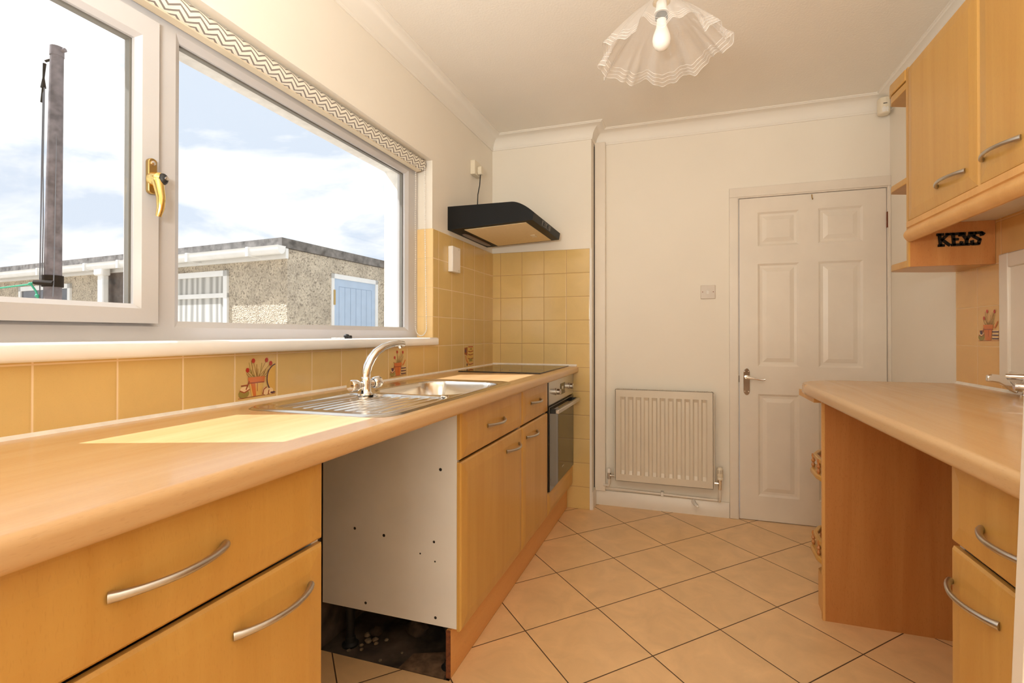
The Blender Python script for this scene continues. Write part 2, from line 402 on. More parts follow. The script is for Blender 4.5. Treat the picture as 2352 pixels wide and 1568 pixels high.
# unseen wall behind the camera; its glazed opening is added for the fill light
m = MB(); m.box(-0.1, 0.25, -3.9, -3.8, -0.1, 2.6); m.box(2.3, RW+0.1, -3.9, -3.8, -0.1, 2.6); m.box(0.25, 2.3, -3.9, -3.8, 2.35, 2.6); m.box(0.25, 2.3, -3.9, -3.8, -0.1, 0.2)
struct('wall_back', m, M_wall)
m = MB()
for a, b in ((0.25, 0.31), (1.25, 1.31), (2.24, 2.30)): m.box(a, b, -3.88, -3.82, 0.2, 2.35)
m.box(0.25, 2.3, -3.88, -3.82, 0.2, 0.27); m.box(0.25, 2.3, -3.88, -3.82, 2.28, 2.35)
w3 = struct('added_rear_window', m, M_upvc)
struct('pane', MB().box(0.3, 2.25, -3.855, -3.848, 0.25, 2.25), M_glass, w3)
m = MB().box(-0.2, RW+0.1, -3.9, DY+0.1, CZ, CZ+0.1); struct('ceiling', m, M_ceil)

# coving swept along the wall heads
cw, chh = 0.087, 0.081
prof = [(0.0, CZ-chh-0.004), (0.006, CZ-chh-0.004), (0.008, CZ-chh+0.004)]
for i in range(9):
    a = PI/2*i/8
    prof.append((0.010+(cw-0.020)*(1-math.cos(a)), CZ-chh+0.006+(chh-0.016)*math.sin(a)))
prof += [(cw-0.006, CZ-0.006), (cw, CZ-0.004), (cw, CZ+0.001), (0.0, CZ+0.001)]
path = [(0, -3.8), (0, HY), (0.695, HY), (0.695, DY), (RW, DY), (RW, -3.8)]
def offs(path, d):
    res = []
    for i, p in enumerate(path):
        ds = []
        if i > 0: ds.append((p[0]-path[i-1][0], p[1]-path[i-1][1]))
        if i < len(path)-1: ds.append((path[i+1][0]-p[0], path[i+1][1]-p[1]))
        nn = []
        for a in ds:
            L = math.hypot(*a); nn.append((a[1]/L, -a[0]/L))
        if len(nn) == 1: o = nn[0]
        else: o = (nn[0][0]+nn[1][0], nn[0][1]+nn[1][1])
        res.append((p[0]+o[0]*d, p[1]+o[1]*d))
    return res
m = MB(); rows = [[(x, y, h) for x, y in offs(path, d)] for d, h in prof]
vs = [p for r in rows for p in r]; n = len(path)
m.poly(vs, [(i*n+j, i*n+j+1, (i+1)*n+j+1, (i+1)*n+j) for i in range(len(prof)-1) for j in range(n-1)])
struct('trim_1', m, M_cove, sharp=25)
# skirting, pipe boxing
m = MB().prism([(DY-0.016, 0), (DY, 0), (DY, 0.096), (DY-0.012, 0.096), (DY-0.016, 0.090)], 'x', 0.695, 1.537); struct('baseboard_far', m, M_skirt)
m = MB().box(0.695, 0.708, HY-0.004, DY, 0.0, 0.118); struct('baseboard_cooker', m, M_skirt)
m = MB().box(0.7005, 0.772, DY-0.035, DY, 0.098, 2.425); struct('trim_2', m, M_gloss, bevel=0.003)
m = MB().box(0.6955, 0.7005, DY-0.034, DY, 0.118, 2.40); struct('gap_shade_strip', m, M_slot)  # dark filler strip: the shade of the narrow gap is in its colour
# architrave
m = MB()
for a, b, c, d in ((1.539, 1.590, 0.0, 1.988), (2.378, RW, 0.0, 1.988)): m.box(a, b, DY-0.016, DY, c, d)
m.box(1.539, RW, DY-0.016, DY, 1.988, 2.046)
m.box(1.580, 1.594, DY-0.010, DY+0.09, 0, 1.985); m.box(2.376, 2.386, DY-0.008, DY+0.09, 0, 1.985); m.box(1.58, 2.386, DY-0.010, DY+0.09, 1.981, 1.995)
struct('trim_4', m, M_gloss, bevel=0.003)
# door leaf with six raised panels
xs = [1.598, 1.702, 1.928, 2.030, 2.258, 2.373]; zs = [0.004, 0.152, 0.775, 0.945, 1.572, 1.680, 1.888, 1.978]
m = MB(); YF = DY-0.002
for i in range(5):
    for k in range(7):
        a, b, c, d = xs[i], xs[i+1], zs[k], zs[k+1]
        if i in (1, 3) and k in (1, 3, 5):
            rings = [(0, 0), (0.012, 0.008), (0.026, 0.009), (0.050, 0.002)]
            for (i0, d0), (i1, d1) in zip(rings, rings[1:]):
                P = [(a+i0, YF+d0, c+i0), (b-i0, YF+d0, c+i0), (b-i0, YF+d0, d-i0), (a+i0, YF+d0, d-i0)]
                Q = [(a+i1, YF+d1, c+i1), (b-i1, YF+d1, c+i1), (b-i1, YF+d1, d-i1), (a+i1, YF+d1, d-i1)]
                for j in range(4): m.face([P[j], P[(j+1) % 4], Q[(j+1) % 4], Q[j]])
            i1, d1 = rings[-1]
            m.face([(a+i1, YF+d1, c+i1), (b-i1, YF+d1, c+i1), (b-i1, YF+d1, d-i1), (a+i1, YF+d1, d-i1)])
        else: m.face([(a, YF, c), (b, YF, c), (b, YF, d), (a, YF, d)])
a, b, c, d = xs[0], xs[-1], zs[0], zs[-1]
m.face([(a, YF, c), (a, YF, d), (a, YF+0.035, d), (a, YF+0.035, c)]); m.face([(b, YF, c), (b, YF+0.035, c), (b, YF+0.035, d), (b, YF, d)])
m.face([(a, YF, d), (b, YF, d), (b, YF+0.035, d), (a, YF+0.035, d)]); m.face([(a, YF+0.035, c), (a, YF+0.035, d), (b, YF+0.035, d), (b, YF+0.035, c)])
door1 = struct('door_1', m, M_gloss, sharp=12)
m = MB(); hx, hz0, hz1 = 1.638, 0.766, 0.932
pr = []
for i in range(25):
    t_ = 2*PI*i/24; 
    if i < 24:
        cx_, sz_ = math.cos(t_), math.sin(t_)
        pr.append((hx+0.0185*max(-1, min(1, cx_*1.25)), (hz0+hz1)/2+(hz1-hz0)/2*math.copysign(abs(sz_)**0.55, sz_)))
m.prism(pr, 'y', YF-0.006, YF)
pl = struct('handle_plate', m, M_chrome, door1, bevel=0.002)
for sx in (-0.011, 0.011):
    for sz in (0.022, 0.145): struct('screw', MB().ball((hx+sx, YF-0.007, hz0+sz), 0.0035, 8, 6), M_chrome, pl)
m = MB(); m.tube([(hx, YF-0.004, 0.876), (hx, YF-0.03, 0.876), (hx, YF-0.044, 0.876)], [0.011, 0.010, 0.009])
m.tube([(hx-0.004, YF-0.042, 0.877), (hx+0.03, YF-0.046, 0.873), (hx+0.065, YF-0.046, 0.866), (hx+0.085, YF-0.045, 0.865), (hx+0.098, YF-0.045, 0.869)], [0.009, 0.006, 0.005, 0.005, 0.006])
struct('lever_handle', m, M_chrome, door1)
for zc in (1.795, 0.25):
    struct('hinge', MB().box(2.3725, 2.380, YF-0.010, YF+0.01, zc-0.045, zc+0.045), M_brown, door1)
struct('brass_hook', MB().tube([(1.996, YF-0.004, 1.972), (1.996, YF-0.008, 1.955), (1.998, YF-0.012, 1.942), (1.998, YF-0.016, 1.948)], 0.0028, 8), M_dullbrass, door1)
struct('lock_keep', MB().box(1.586, 1.5965, YF-0.006, YF+0.01, 0.845, 0.885), M_iron, door1)

# ------------------------------------------------------------------ window
m = MB(); FX0, FX1 = -0.155, -0.086; g = 0.028
yA, yB, zA, zB = WIN[0], WIN[1]-TT, 1.112, WIN[3]
def frame(m, y0, y1, z0, z1, wy0, wy1, wz0, wz1, x0, x1, slope=0.02):
    # rectangular frame with a sloping inner bead on the room side
    O = [(y0, z0), (y1, z0), (y1, z1), (y0, z1)]; I = [(y0+wy0, z0+wz0), (y1-wy1, z0+wz0), (y1-wy1, z1-wz1), (y0+wy0, z1-wz1)]
    sg = [(-1, -1), (1, -1), (1, 1), (-1, 1)]
    B = [(a+p*slope, b+q*slope) for (a, b), (p, q) in zip(I, sg)]; F = [(a+p*0.022, b+q*0.022) for (a, b), (p, q) in zip(I, sg)]
    for j in range(4):
        k = (j+1) % 4
        def q4(A, xa, C, xc): m.face([(xa, A[j][0], A[j][1]), (xa, A[k][0], A[k][1]), (xc, C[k][0], C[k][1]), (xc, C[j][0], C[j][1])])
        q4(O, x0, O, x1); q4(O, x1, B, x1); q4(B, x1, I, x1-0.012); q4(I, x1-0.012, I, x1-0.022); q4(I, x1-0.022, F, x1-0.030); q4(F, x1-0.030, F, x0); q4(F, x0, O, x0)
def spacer(m, y0, y1, z0, z1, x, dx, w):   # hollow bar between the two sheets of glass
    m.box(x-dx, x, y0-0.012, y0+w, z0-0.012, z1+0.012); m.box(x-dx, x, y1-w, y1+0.012, z0-0.012, z1+0.012); m.box(x-dx, x, y0+w, y1-w, z0-0.012, z0-0.002); m.box(x-dx, x, y0+w, y1-w, z1-w, z1+0.012)
frame(m, 0.962, yB, zA, zB, 0.042, 0.104, 0.064, 0.095, FX0, FX1, 0.018)
frame(m, yA, 0.962, zA, zB, 0.062, 0.030, 0.060, 0.098, FX0, FX1, 0.012)
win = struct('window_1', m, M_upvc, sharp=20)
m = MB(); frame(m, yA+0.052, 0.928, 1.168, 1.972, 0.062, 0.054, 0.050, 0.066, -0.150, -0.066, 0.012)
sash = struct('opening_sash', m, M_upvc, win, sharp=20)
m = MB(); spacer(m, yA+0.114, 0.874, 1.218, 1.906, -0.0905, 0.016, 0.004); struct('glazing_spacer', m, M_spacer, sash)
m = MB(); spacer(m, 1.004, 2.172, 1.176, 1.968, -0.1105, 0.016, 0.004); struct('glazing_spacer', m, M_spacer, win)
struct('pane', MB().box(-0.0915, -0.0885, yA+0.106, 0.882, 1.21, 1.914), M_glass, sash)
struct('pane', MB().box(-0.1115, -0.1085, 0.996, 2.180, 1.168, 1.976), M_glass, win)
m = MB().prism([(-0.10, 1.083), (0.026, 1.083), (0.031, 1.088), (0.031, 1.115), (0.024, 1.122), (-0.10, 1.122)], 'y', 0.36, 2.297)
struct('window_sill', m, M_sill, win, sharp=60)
# brass casement handle on the sash
hy_, hx_ = 0.905, -0.066
m = MB(); pr = []
for i in range(24):
    a = 2*PI*i/24; pr.append((hy_+0.0115*math.cos(a), (1.590 if math.sin(a) > 0 else 1.518)+0.011*math.sin(a)))
m.prism(pr, 'x', hx_, hx_+0.012)
hb = struct('handle_base', m, M_dullbrass, sash, bevel=0.002)
m = MB()
m.lathe([(0.019, 0), (0.020, 0.012), (0.017, 0.026), (0.009, 0.032)], (hx_+0.008, hy_+0.004, 1.545), (1, 0, 0))
m.tube([(hx_+0.024, hy_+0.001, 1.548), (hx_+0.032, hy_+0.001, 1.525), (hx_+0.040, hy_+0.001, 1.495), (hx_+0.040, hy_+0.000, 1.468), (hx_+0.035, hy_-0.002, 1.446)], [0.0165, 0.012, 0.0105, 0.009, 0.0065], 14)
struct('handle_lever', m, M_brass, hb)
m = MB().ball((hx_+0.037, hy_+0.008, 1.546), 0.0145, 14, 10, (0.75, 0.85, 1.05)); struct('lock_button', m, M_blackpl, hb)
m = MB().lathe([(0.005, 0), (0.005, 0.003), (0.002, 0.0035)], (hx_+0.0470, hy_+0.009, 1.547), (1, 0.1, 0)); struct('lock_cylinder', m, M_chrome, hb)
m = MB().lathe([(0.006, 0), (0.006, 0.002), (0.002, 0.003)], (hx_+0.012, hy_, 1.588), (1, 0, 0)); struct('screw', m, M_chrome, hb)

# ------------------------------------------------------------------ roller blind
bl = thing('roller_blind', (BX, 1.33, BZ), 'rolled-up roller blind with grey and white chevron fabric above the window', 'blind')
m = MB(); pts = [(BX, 0.43, BZ), (BX, 2.252, BZ)]
m.tube(pts, BR, 40); obj('fabric_roll', m, M_blind, bl)
m = MB().prism([(BX-0.022, BZ-0.036), (BX+0.004, BZ-0.034), (BX+0.004, BZ-0.026), (BX-0.022, BZ-0.022)], 'y', 0.43, 2.246); obj('bottom_bar', m, M_blindplain, bl)
m = MB(); m.box(BX-0.03, BX+0.02, 2.254, 2.268, BZ-0.012, BZ+0.031); m.box(BX-0.012, BX+0.012, 2.252, 2.262, BZ-0.012, BZ+0.020); obj('bracket', m, M_nickel, bl)
m = MB()
xa, xb = -0.080, -0.026
pts = []
for i in range(75): pts.append((xa+0.001*math.sin(i*0.2), 2.247, 2.03-i*0.0115))
for i in range(1, 18):
    a = PI*i/18; pts.append(((xa+xb+0.012)/2-(xb+0.012-xa)/2*math.cos(a), 2.249, 1.178-0.046*math.sin(a)))
for i in range(75):
    q = i/74; pts.append((xb+0.012*(1-q)**1.5, 2.247, 1.178+i*0.0115))
for p in pts: m.ball(p, 0.0033, 6, 4)
m.tube(pts, 0.0009, 5); obj('bead_chain', m, M_whitepl, bl)

# ------------------------------------------------------------------ left worktop run
WZ, WF, TH = 0.931, 0.611, 0.042
front = []
def bull(x1, z1, th, r1=0.016, r2=0.012, sgn=1, xb=0.0):
    p = [(xb, z1-th), ]
    for i in range(6):
        a = -PI/2+PI/2*i/5; p.append((x1+sgn*(-r2+r2*math.cos(a)), z1-th+r2+r2*math.sin(a)))
    for i in range(8):
        a = PI/2*i/7; p.append((x1+sgn*(-r1+r1*math.cos(a)), z1-r1+r1*math.sin(a)))
    p.append((xb, z1)); return p
SX0, SX1, SY0, SY1 = 0.088, 0.574, 1.030, 1.985
m = MB()
m.prism(bull(WF, WZ, TH), 'y', -0.55, SY0+0.03); m.prism(bull(WF, WZ, TH), 'y', SY1-0.03, HY-0.009)
m.prism(bull(WF, WZ, TH, xb=SX1-0.025), 'y', SY0+0.03, SY1-0.03); m.box(0.007, SX0+0.03, SY0+0.03, SY1-0.03, WZ-TH, WZ)
wt = obj('worktop', m, M_top, sharp=50); tag(wt, 'long beech-effect worktop under the window holding the sink and hob', 'worktop')
m = MB(); m.prism([(0.007, WZ), (0.0135, WZ), (0.0115, WZ+0.002), (0.0090, WZ+0.006), (0.007, WZ+0.008)], 'y', -0.55, HY-0.007)
m.prism([(HY-0.007, WZ), (HY-0.018, WZ), (HY-0.012, WZ+0.004), (HY-0.007, WZ+0.012)], 'x', 0.007, 0.60); obj('sealant_bead', m, M_seal, wt)

# fitted fronts ---------------------------------------------------------------
def front_mb(xf, sgn, y0, y1, z0, z1, th=0.019, inset=0.042, drop=0.0035):
    """door or drawer front whose face looks along sgn*x; centre field stands a little proud of a chamfered border"""
    m = MB(); xb = xf-sgn*th
    R = [(0.0, xb), (0.0, xf-sgn*(drop+0.006)), (0.005, xf-sgn*(drop+0.001)), (0.010, xf-sgn*drop), (inset, xf)]
    for (i0, x0), (i1, x1) in zip(R, R[1:]):
        P = [(x0, y0+i0, z0+i0), (x0, y1-i0, z0+i0), (x0, y1-i0, z1-i0), (x0, y0+i0, z1-i0)]
        Q = [(x1, y0+i1, z0+i1), (x1, y1-i1, z0+i1), (x1, y1-i1, z1-i1), (x1, y0+i1, z1-i1)]
        for j in range(4): m.face([P[j], P[(j+1) % 4], Q[(j+1) % 4], Q[j]])
    i = inset; m.face([(xf, y0+i, z0+i), (xf, y1-i, z0+i), (xf, y1-i, z1-i), (xf, y0+i, z1-i)])
    m.face([(xb, y0, z0), (xb, y0, z1), (xb, y1, z1), (xb, y1, z0)]); return m
def bow(xf, sgn, ya, yb, z, h=0.028, rise=0.0):
    m = MB(); pts, rr, fl_ = [], [], []
    N = 18
    for i in range(N+1):
        q = i/N; e = abs(2*q-1)
        pts.append((xf+sgn*(0.001+h*math.sin(PI*q)**0.75), ya+(yb-ya)*q, z+rise*(q-0.5)))
        rr.append(0.0050+0.0020*e**4); fl_.append(1.1)
    m.tube(pts, rr, 12, True, fl_); return m
XF = 0.576
G_BASE = 'beech base cabinets along the window side'
def base_unit(y0, y1, label, hd, hdr, white_side=False, feet=True):
    t = thing('base_cabinet', ((0.02+XF)/2, (y0+y1)/2, 0.0), label, 'cabinet', G_BASE)
    m = MB(); xb = XF-0.0195
    m.box(0.020, xb, y0, y0+0.018, 0.167, 0.886); m.box(0.020, xb, y1-0.018, y1, 0.167, 0.886); m.box(0.020, xb, y0+0.018, y1-0.018, 0.167, 0.185)
    m.box(0.020, 0.026, y0+0.018, y1-0.018, 0.185, 0.78)
    c = obj('carcass', m, M_mel, t)
    d = obj('door', front_mb(XF, 1, y0+0.0015, y1-0.0015, 0.160, 0.716), M_door, t, sharp=15)
    w = obj('drawer', front_mb(XF, 1, y0+0.0015, y1-0.0015, 0.725, 0.884), M_door, t, sharp=15)
    obj('handle', bow(XF, 1, *hd), M_nickel, d); obj('handle', bow(XF, 1, *hdr), M_nickel, w)
    if feet:
        for fx in (0.09, 0.50):
            for fy in (y0+0.065, y1-0.06):
                f = MB().lathe([(0.030, 0), (0.030, 0.006), (0.020, 0.014), (0.018, 0.03), (0.015, 0.032), (0.015, 0.12), (0.028, 0.155), (0.028, 0.167)], (fx, fy, -0.0125), seg=18)
                obj('leg', f, M_blackpl, t)
    return t, c
u0, c0 = base_unit(0.210, 0.8145, 'nearest beech base cabinet on the left with a wide drawer and bow handles', (0.603, 0.773, 0.650), (0.423, 0.588, 0.805), feet=False)
obj('plinth_side', MB().box(0.02, 0.53, 0.216, 0.808, 0.0, 0.167), M_plinth, u0)
u1, c1 = base_unit(1.450, 2.079, 'beech base cabinet beyond the empty appliance gap with bare white side panel', (1.866, 2.026, 0.657), (1.665, 1.838, 0.800))
m = MB()
for x, z, r in ((0.497, 0.688, 0.0055), (0.158, 0.451, 0.005), (0.278, 0.441, 0.0055), (0.473, 0.444, 0.0045), (0.421, 0.398, 0.003), (0.477, 0.379, 0.003), (0.204, 0.195, 0.005), (0.479, 0.192, 0.005)):
    obj('screw_hole', MB().lathe([(r, 0), (r, 0.0006)], (x, 1.4502, z), (0, -1, 0), 10), M_slot, c1)
u2, c2 = base_unit(2.080, 2.514, 'narrow beech base cabinet between the wide cabinet and the oven', (2.128, 2.292, 0.662), (2.196, 2.352, 0.812))
# plinth
m = MB().box(0.519, 0.535, 1.452, HY-0.009, 0.0, 0.158); pln = obj('plinth', m, M_plinth, bevel=0.001)
tag(pln, 'beech plinth board along the floor below the sink and oven cabinets', 'plinth')
m = MB().box(0.5185, 0.5345, 1.4495, 1.4522, 0.0, 0.158); obj('cut_end', m, M_chip, pln, label='dark swollen chipboard end of the plinth')
# oven with housing
oh = thing('oven_housing', (0.3, 2.815, 0.0), 'low beech housing with a plain front panel directly under the oven', 'cabinet', G_BASE)
obj('carcass', MB().box(0.02, XF-0.02, 2.517, HY-0.010, 0.167, 0.282), M_mel, oh)
obj('lower_panel', front_mb(XF, 1, 2.517, HY-0.010, 0.160, 0.282, inset=0.03), M_door, oh, sharp=15)
ov = thing('oven', (0.35, 2.815, 0.285), 'built-in stainless steel and black glass oven below the hob', 'oven')
m = MB().box(0.05, XF-0.022, 2.532, 3.098, 0.287, 0.880); obj('body', m, M_inox, ov)
m = MB().box(XF-0.02, XF+0.002, 2.524, 3.112, 0.755, 0.884); cp = obj('control_panel', m, M_inox, ov, bevel=0.002)
m = MB().box(XF-0.02, XF+0.004, 2.524, 3.112, 0.286, 0.745); dr = obj('door', m, M_ovengl, ov, bevel=0.003)
m = MB().box(XF-0.02, XF-0.004, 2.519, 2.524, 0.286, 0.884); obj('side_trim', m, M_black, ov)
m = MB(); m.box(XF+0.030, XF+0.050, 2.545, 3.095, 0.708, 0.730); obj('door_handle', m, M_inox, dr, bevel=0.003)
for a, b in ((2.545, 2.575), (3.065, 3.095)): obj('handle_bracket', MB().box(XF+0.004, XF+0.031, a, b, 0.708, 0.730), M_blackpl, dr)
obj('display', MB().box(XF+0.002, XF+0.0035, 2.765, 2.875, 0.785, 0.850), M_blackgl, cp)
obj('display_digits', MB().box(XF+0.0035, XF+0.004, 2.80, 2.83, 0.815, 0.832), M_whitepl, cp)
for y in (2.660, 2.985):
    k = obj('knob', MB().lathe([(0.020, 0), (0.020, 0.006), (0.0165, 0.008), (0.0165, 0.026), (0.014, 0.029)], (XF+0.002, y, 0.815), (1, 0, 0), 24), M_inox, cp)
obj('maker_mark', MB().box(XF+0.004, XF+0.0045, 2.80, 2.845, 0.352, 0.358), M_nickel, dr)
# hob
hb_ = thing('hob', (0.315, 2.775, WZ), 'black glass induction style hob set in the far end of the worktop', 'hob')
obj('glass_plate', MB().box(0.075, 0.552, 2.440, 3.088, WZ, WZ+0.006), M_blackgl, hb_, bevel=0.0015)
M_ring = plain('hob_ring_grey', (0.06, 0.06, 0.06, 1), 0.3)
for x, y, r in ((0.20, 2.60, 0.075), (0.42, 2.60, 0.095), (0.20, 2.93, 0.095), (0.42, 2.93, 0.075)):
    obj('cooking_zone_ring', MB().poly([(x+rr*math.cos(2*PI*i/40), y+rr*math.sin(2*PI*i/40), WZ+0.0063) for rr in (r, r-0.002) for i in range(40)], [(i, (i+1) % 40, 40+(i+1) % 40, 40+i) for i in range(40)]), M_ring, hb_)

# sink -------------------------------------------------------------------------
sk = thing('sink', ((SX0+SX1)/2, (SY0+SY1)/2, WZ), 'stainless steel inset sink with ridged drainer under the window', 'sink')
def sdf(x, y, x0, x1, y0, y1, r):
    cx, cy = (x0+x1)/2, (y0+y1)/2; qx, qy = abs(x-cx)-(x1-x0)/2+r, abs(y-cy)-(y1-y0)/2+r
    return math.hypot(max(qx, 0), max(qy, 0))+min(max(qx, qy), 0)-r
def sm(a): a = max(0, min(1, a)); return a*a*(3-2*a)
BW = (0.185, 0.535, 1.475, 1.925)
def sinkz(x, y):
    d = sdf(x, y, SX0, SX1, SY0, SY1, 0.075)
    z = WZ+0.0005+0.0045*sm(-d/0.010)-0.0028*sm((-d-0.016)/0.018)
    db = sdf(x, y, *BW, 0.09)
    bowl = sm((-db+0.004)/0.030)
    dd = sdf(x, y, 0.150, 0.545, 1.085, 1.440, 0.03)
    dr_ = sm(-dd/0.016)
    z += dr_*(-0.0035-0.004*(y-1.085)/0.35+0.0032*max(0, math.cos(2*PI*(x-0.175)/0.036))**2*sm(-dd/0.03))
    z -= 0.155*bowl+0.010*sm(-db/0.16)*bowl
    return z
NX, NY = 112, 216; vs = []; idx = {}
m = MB()
for i in range(NX+1):
    for j in range(NY+1):
        x = SX0+(SX1-SX0)*i/NX; y = SY0+(SY1-SY0)*j/NY
        r = 0.075
        # pull the corner cells onto the rounded outline
        cxm = min(max(x, SX0+r), SX1-r); cym = min(max(y, SY0+r), SY1-r); dx, dy = x-cxm, y-cym; L = math.hypot(dx, dy)
        if dx and dy and L > 1e-9:
            mx = max(abs(dx), abs(dy)); s_ = mx/L; x, y = cxm+dx*s_, cym+dy*s_
        vs.append((x, y, sinkz(x, y)))
m.poly(vs, [(i*(NY+1)+j, (i+1)*(NY+1)+j, (i+1)*(NY+1)+j+1, i*(NY+1)+j+1) for i in range(NX) for j in range(NY)])
so = obj('bowl_and_drainer', m, M_steel, sk, sharp=80, recalc=False)
m = MB().lathe([(0.034, 0), (0.034, 0.003), (0.022, 0.003), (0.02, 0.001)], (0.36, 1.70, WZ-0.1615)); obj('waste', m, M_chrome, sk)
m = MB().lathe([(0.014, 0), (0.014, 0.003), (0.010, 0.005)], (0.515, 1.445, WZ+0.0015)); obj('overflow_plug', m, M_chrome, sk)

tp = thing('mixer_tap', (0.225, 1.415, WZ), 'chrome mixer tap with curved spout standing on the sink', 'tap')
B = Vector((0.225, 1.418, WZ))
m = MB().lathe([(0.026, 0.0), (0.026, 0.006), (0.021, 0.012), (0.019, 0.024), (0.0195, 0.045), (0.018, 0.060), (0.0165, 0.062)], B); obj('body', m, M_chrome, tp)
kd = Vector((0.22, 0.97, 0)).normalized()
sp = [(0.225, 1.418, WZ+0.060), (0.2255, 1.420, WZ+0.078), (0.227, 1.427, WZ+0.098), (0.2305, 1.441, WZ+0.122), (0.236, 1.462, WZ+0.145), (0.244, 1.493, WZ+0.162), (0.253, 1.53, WZ+0.172), (0.262, 1.566, WZ+0.175), (0.267, 1.588, WZ+0.172)]
m = MB().tube(sp, [0.0165, 0.0165, 0.016, 0.0155, 0.0145, 0.0132, 0.012, 0.0112, 0.0108], 20)
m.tube([(0.262, 1.568, WZ+0.170), (0.264, 1.574, WZ+0.160)], [0.0095, 0.009], 14); obj('spout', m, M_chrome, tp)
for s_, nm in ((-1, 'tap_handle'), (1, 'tap_handle')):
    dv = (kd*s_+Vector((0, 0, 0.12 if s_ > 0 else 0.02))).normalized(); c_ = B+Vector((0, 0, 0.034))
    m = MB().lathe([(0.0125, 0.008), (0.0135, 0.026), (0.0145, 0.030), (0.0185, 0.034), (0.0205, 0.040), (0.0205, 0.060), (0.018, 0.064), (0.004, 0.0645)], c_, dv, 20)
    h_ = obj(nm, m, M_chrome, tp)
    m = MB().lathe([(0.0155, 0.0290), (0.0165, 0.0335)], c_, dv, 20); obj('seal_ring', m, M_blackpl, h_)

# keys on the sill
ky = thing('key_fob', (-0.03, 1.60, 1.122), 'small black key fob with white bead chain on the window sill', 'keys')
m = MB(); m.tube([(-0.028, 1.625, 1.127), (-0.028, 1.665, 1.127)], [0.005, 0.0055], 10, True, [1.5, 1.5]); m.ball((-0.030, 1.64, 1.133), 0.011, 12, 8, (1, 1.1, 0.7)); obj('fob', m, M_blackpl, ky)
m = MB()
for i in range(18): m.ball((-0.03+0.004*math.sin(i*0.9), 1.555+i*0.004, 1.1245), 0.0024, 6, 4)
obj('bead_chain', m, M_whitepl, ky)

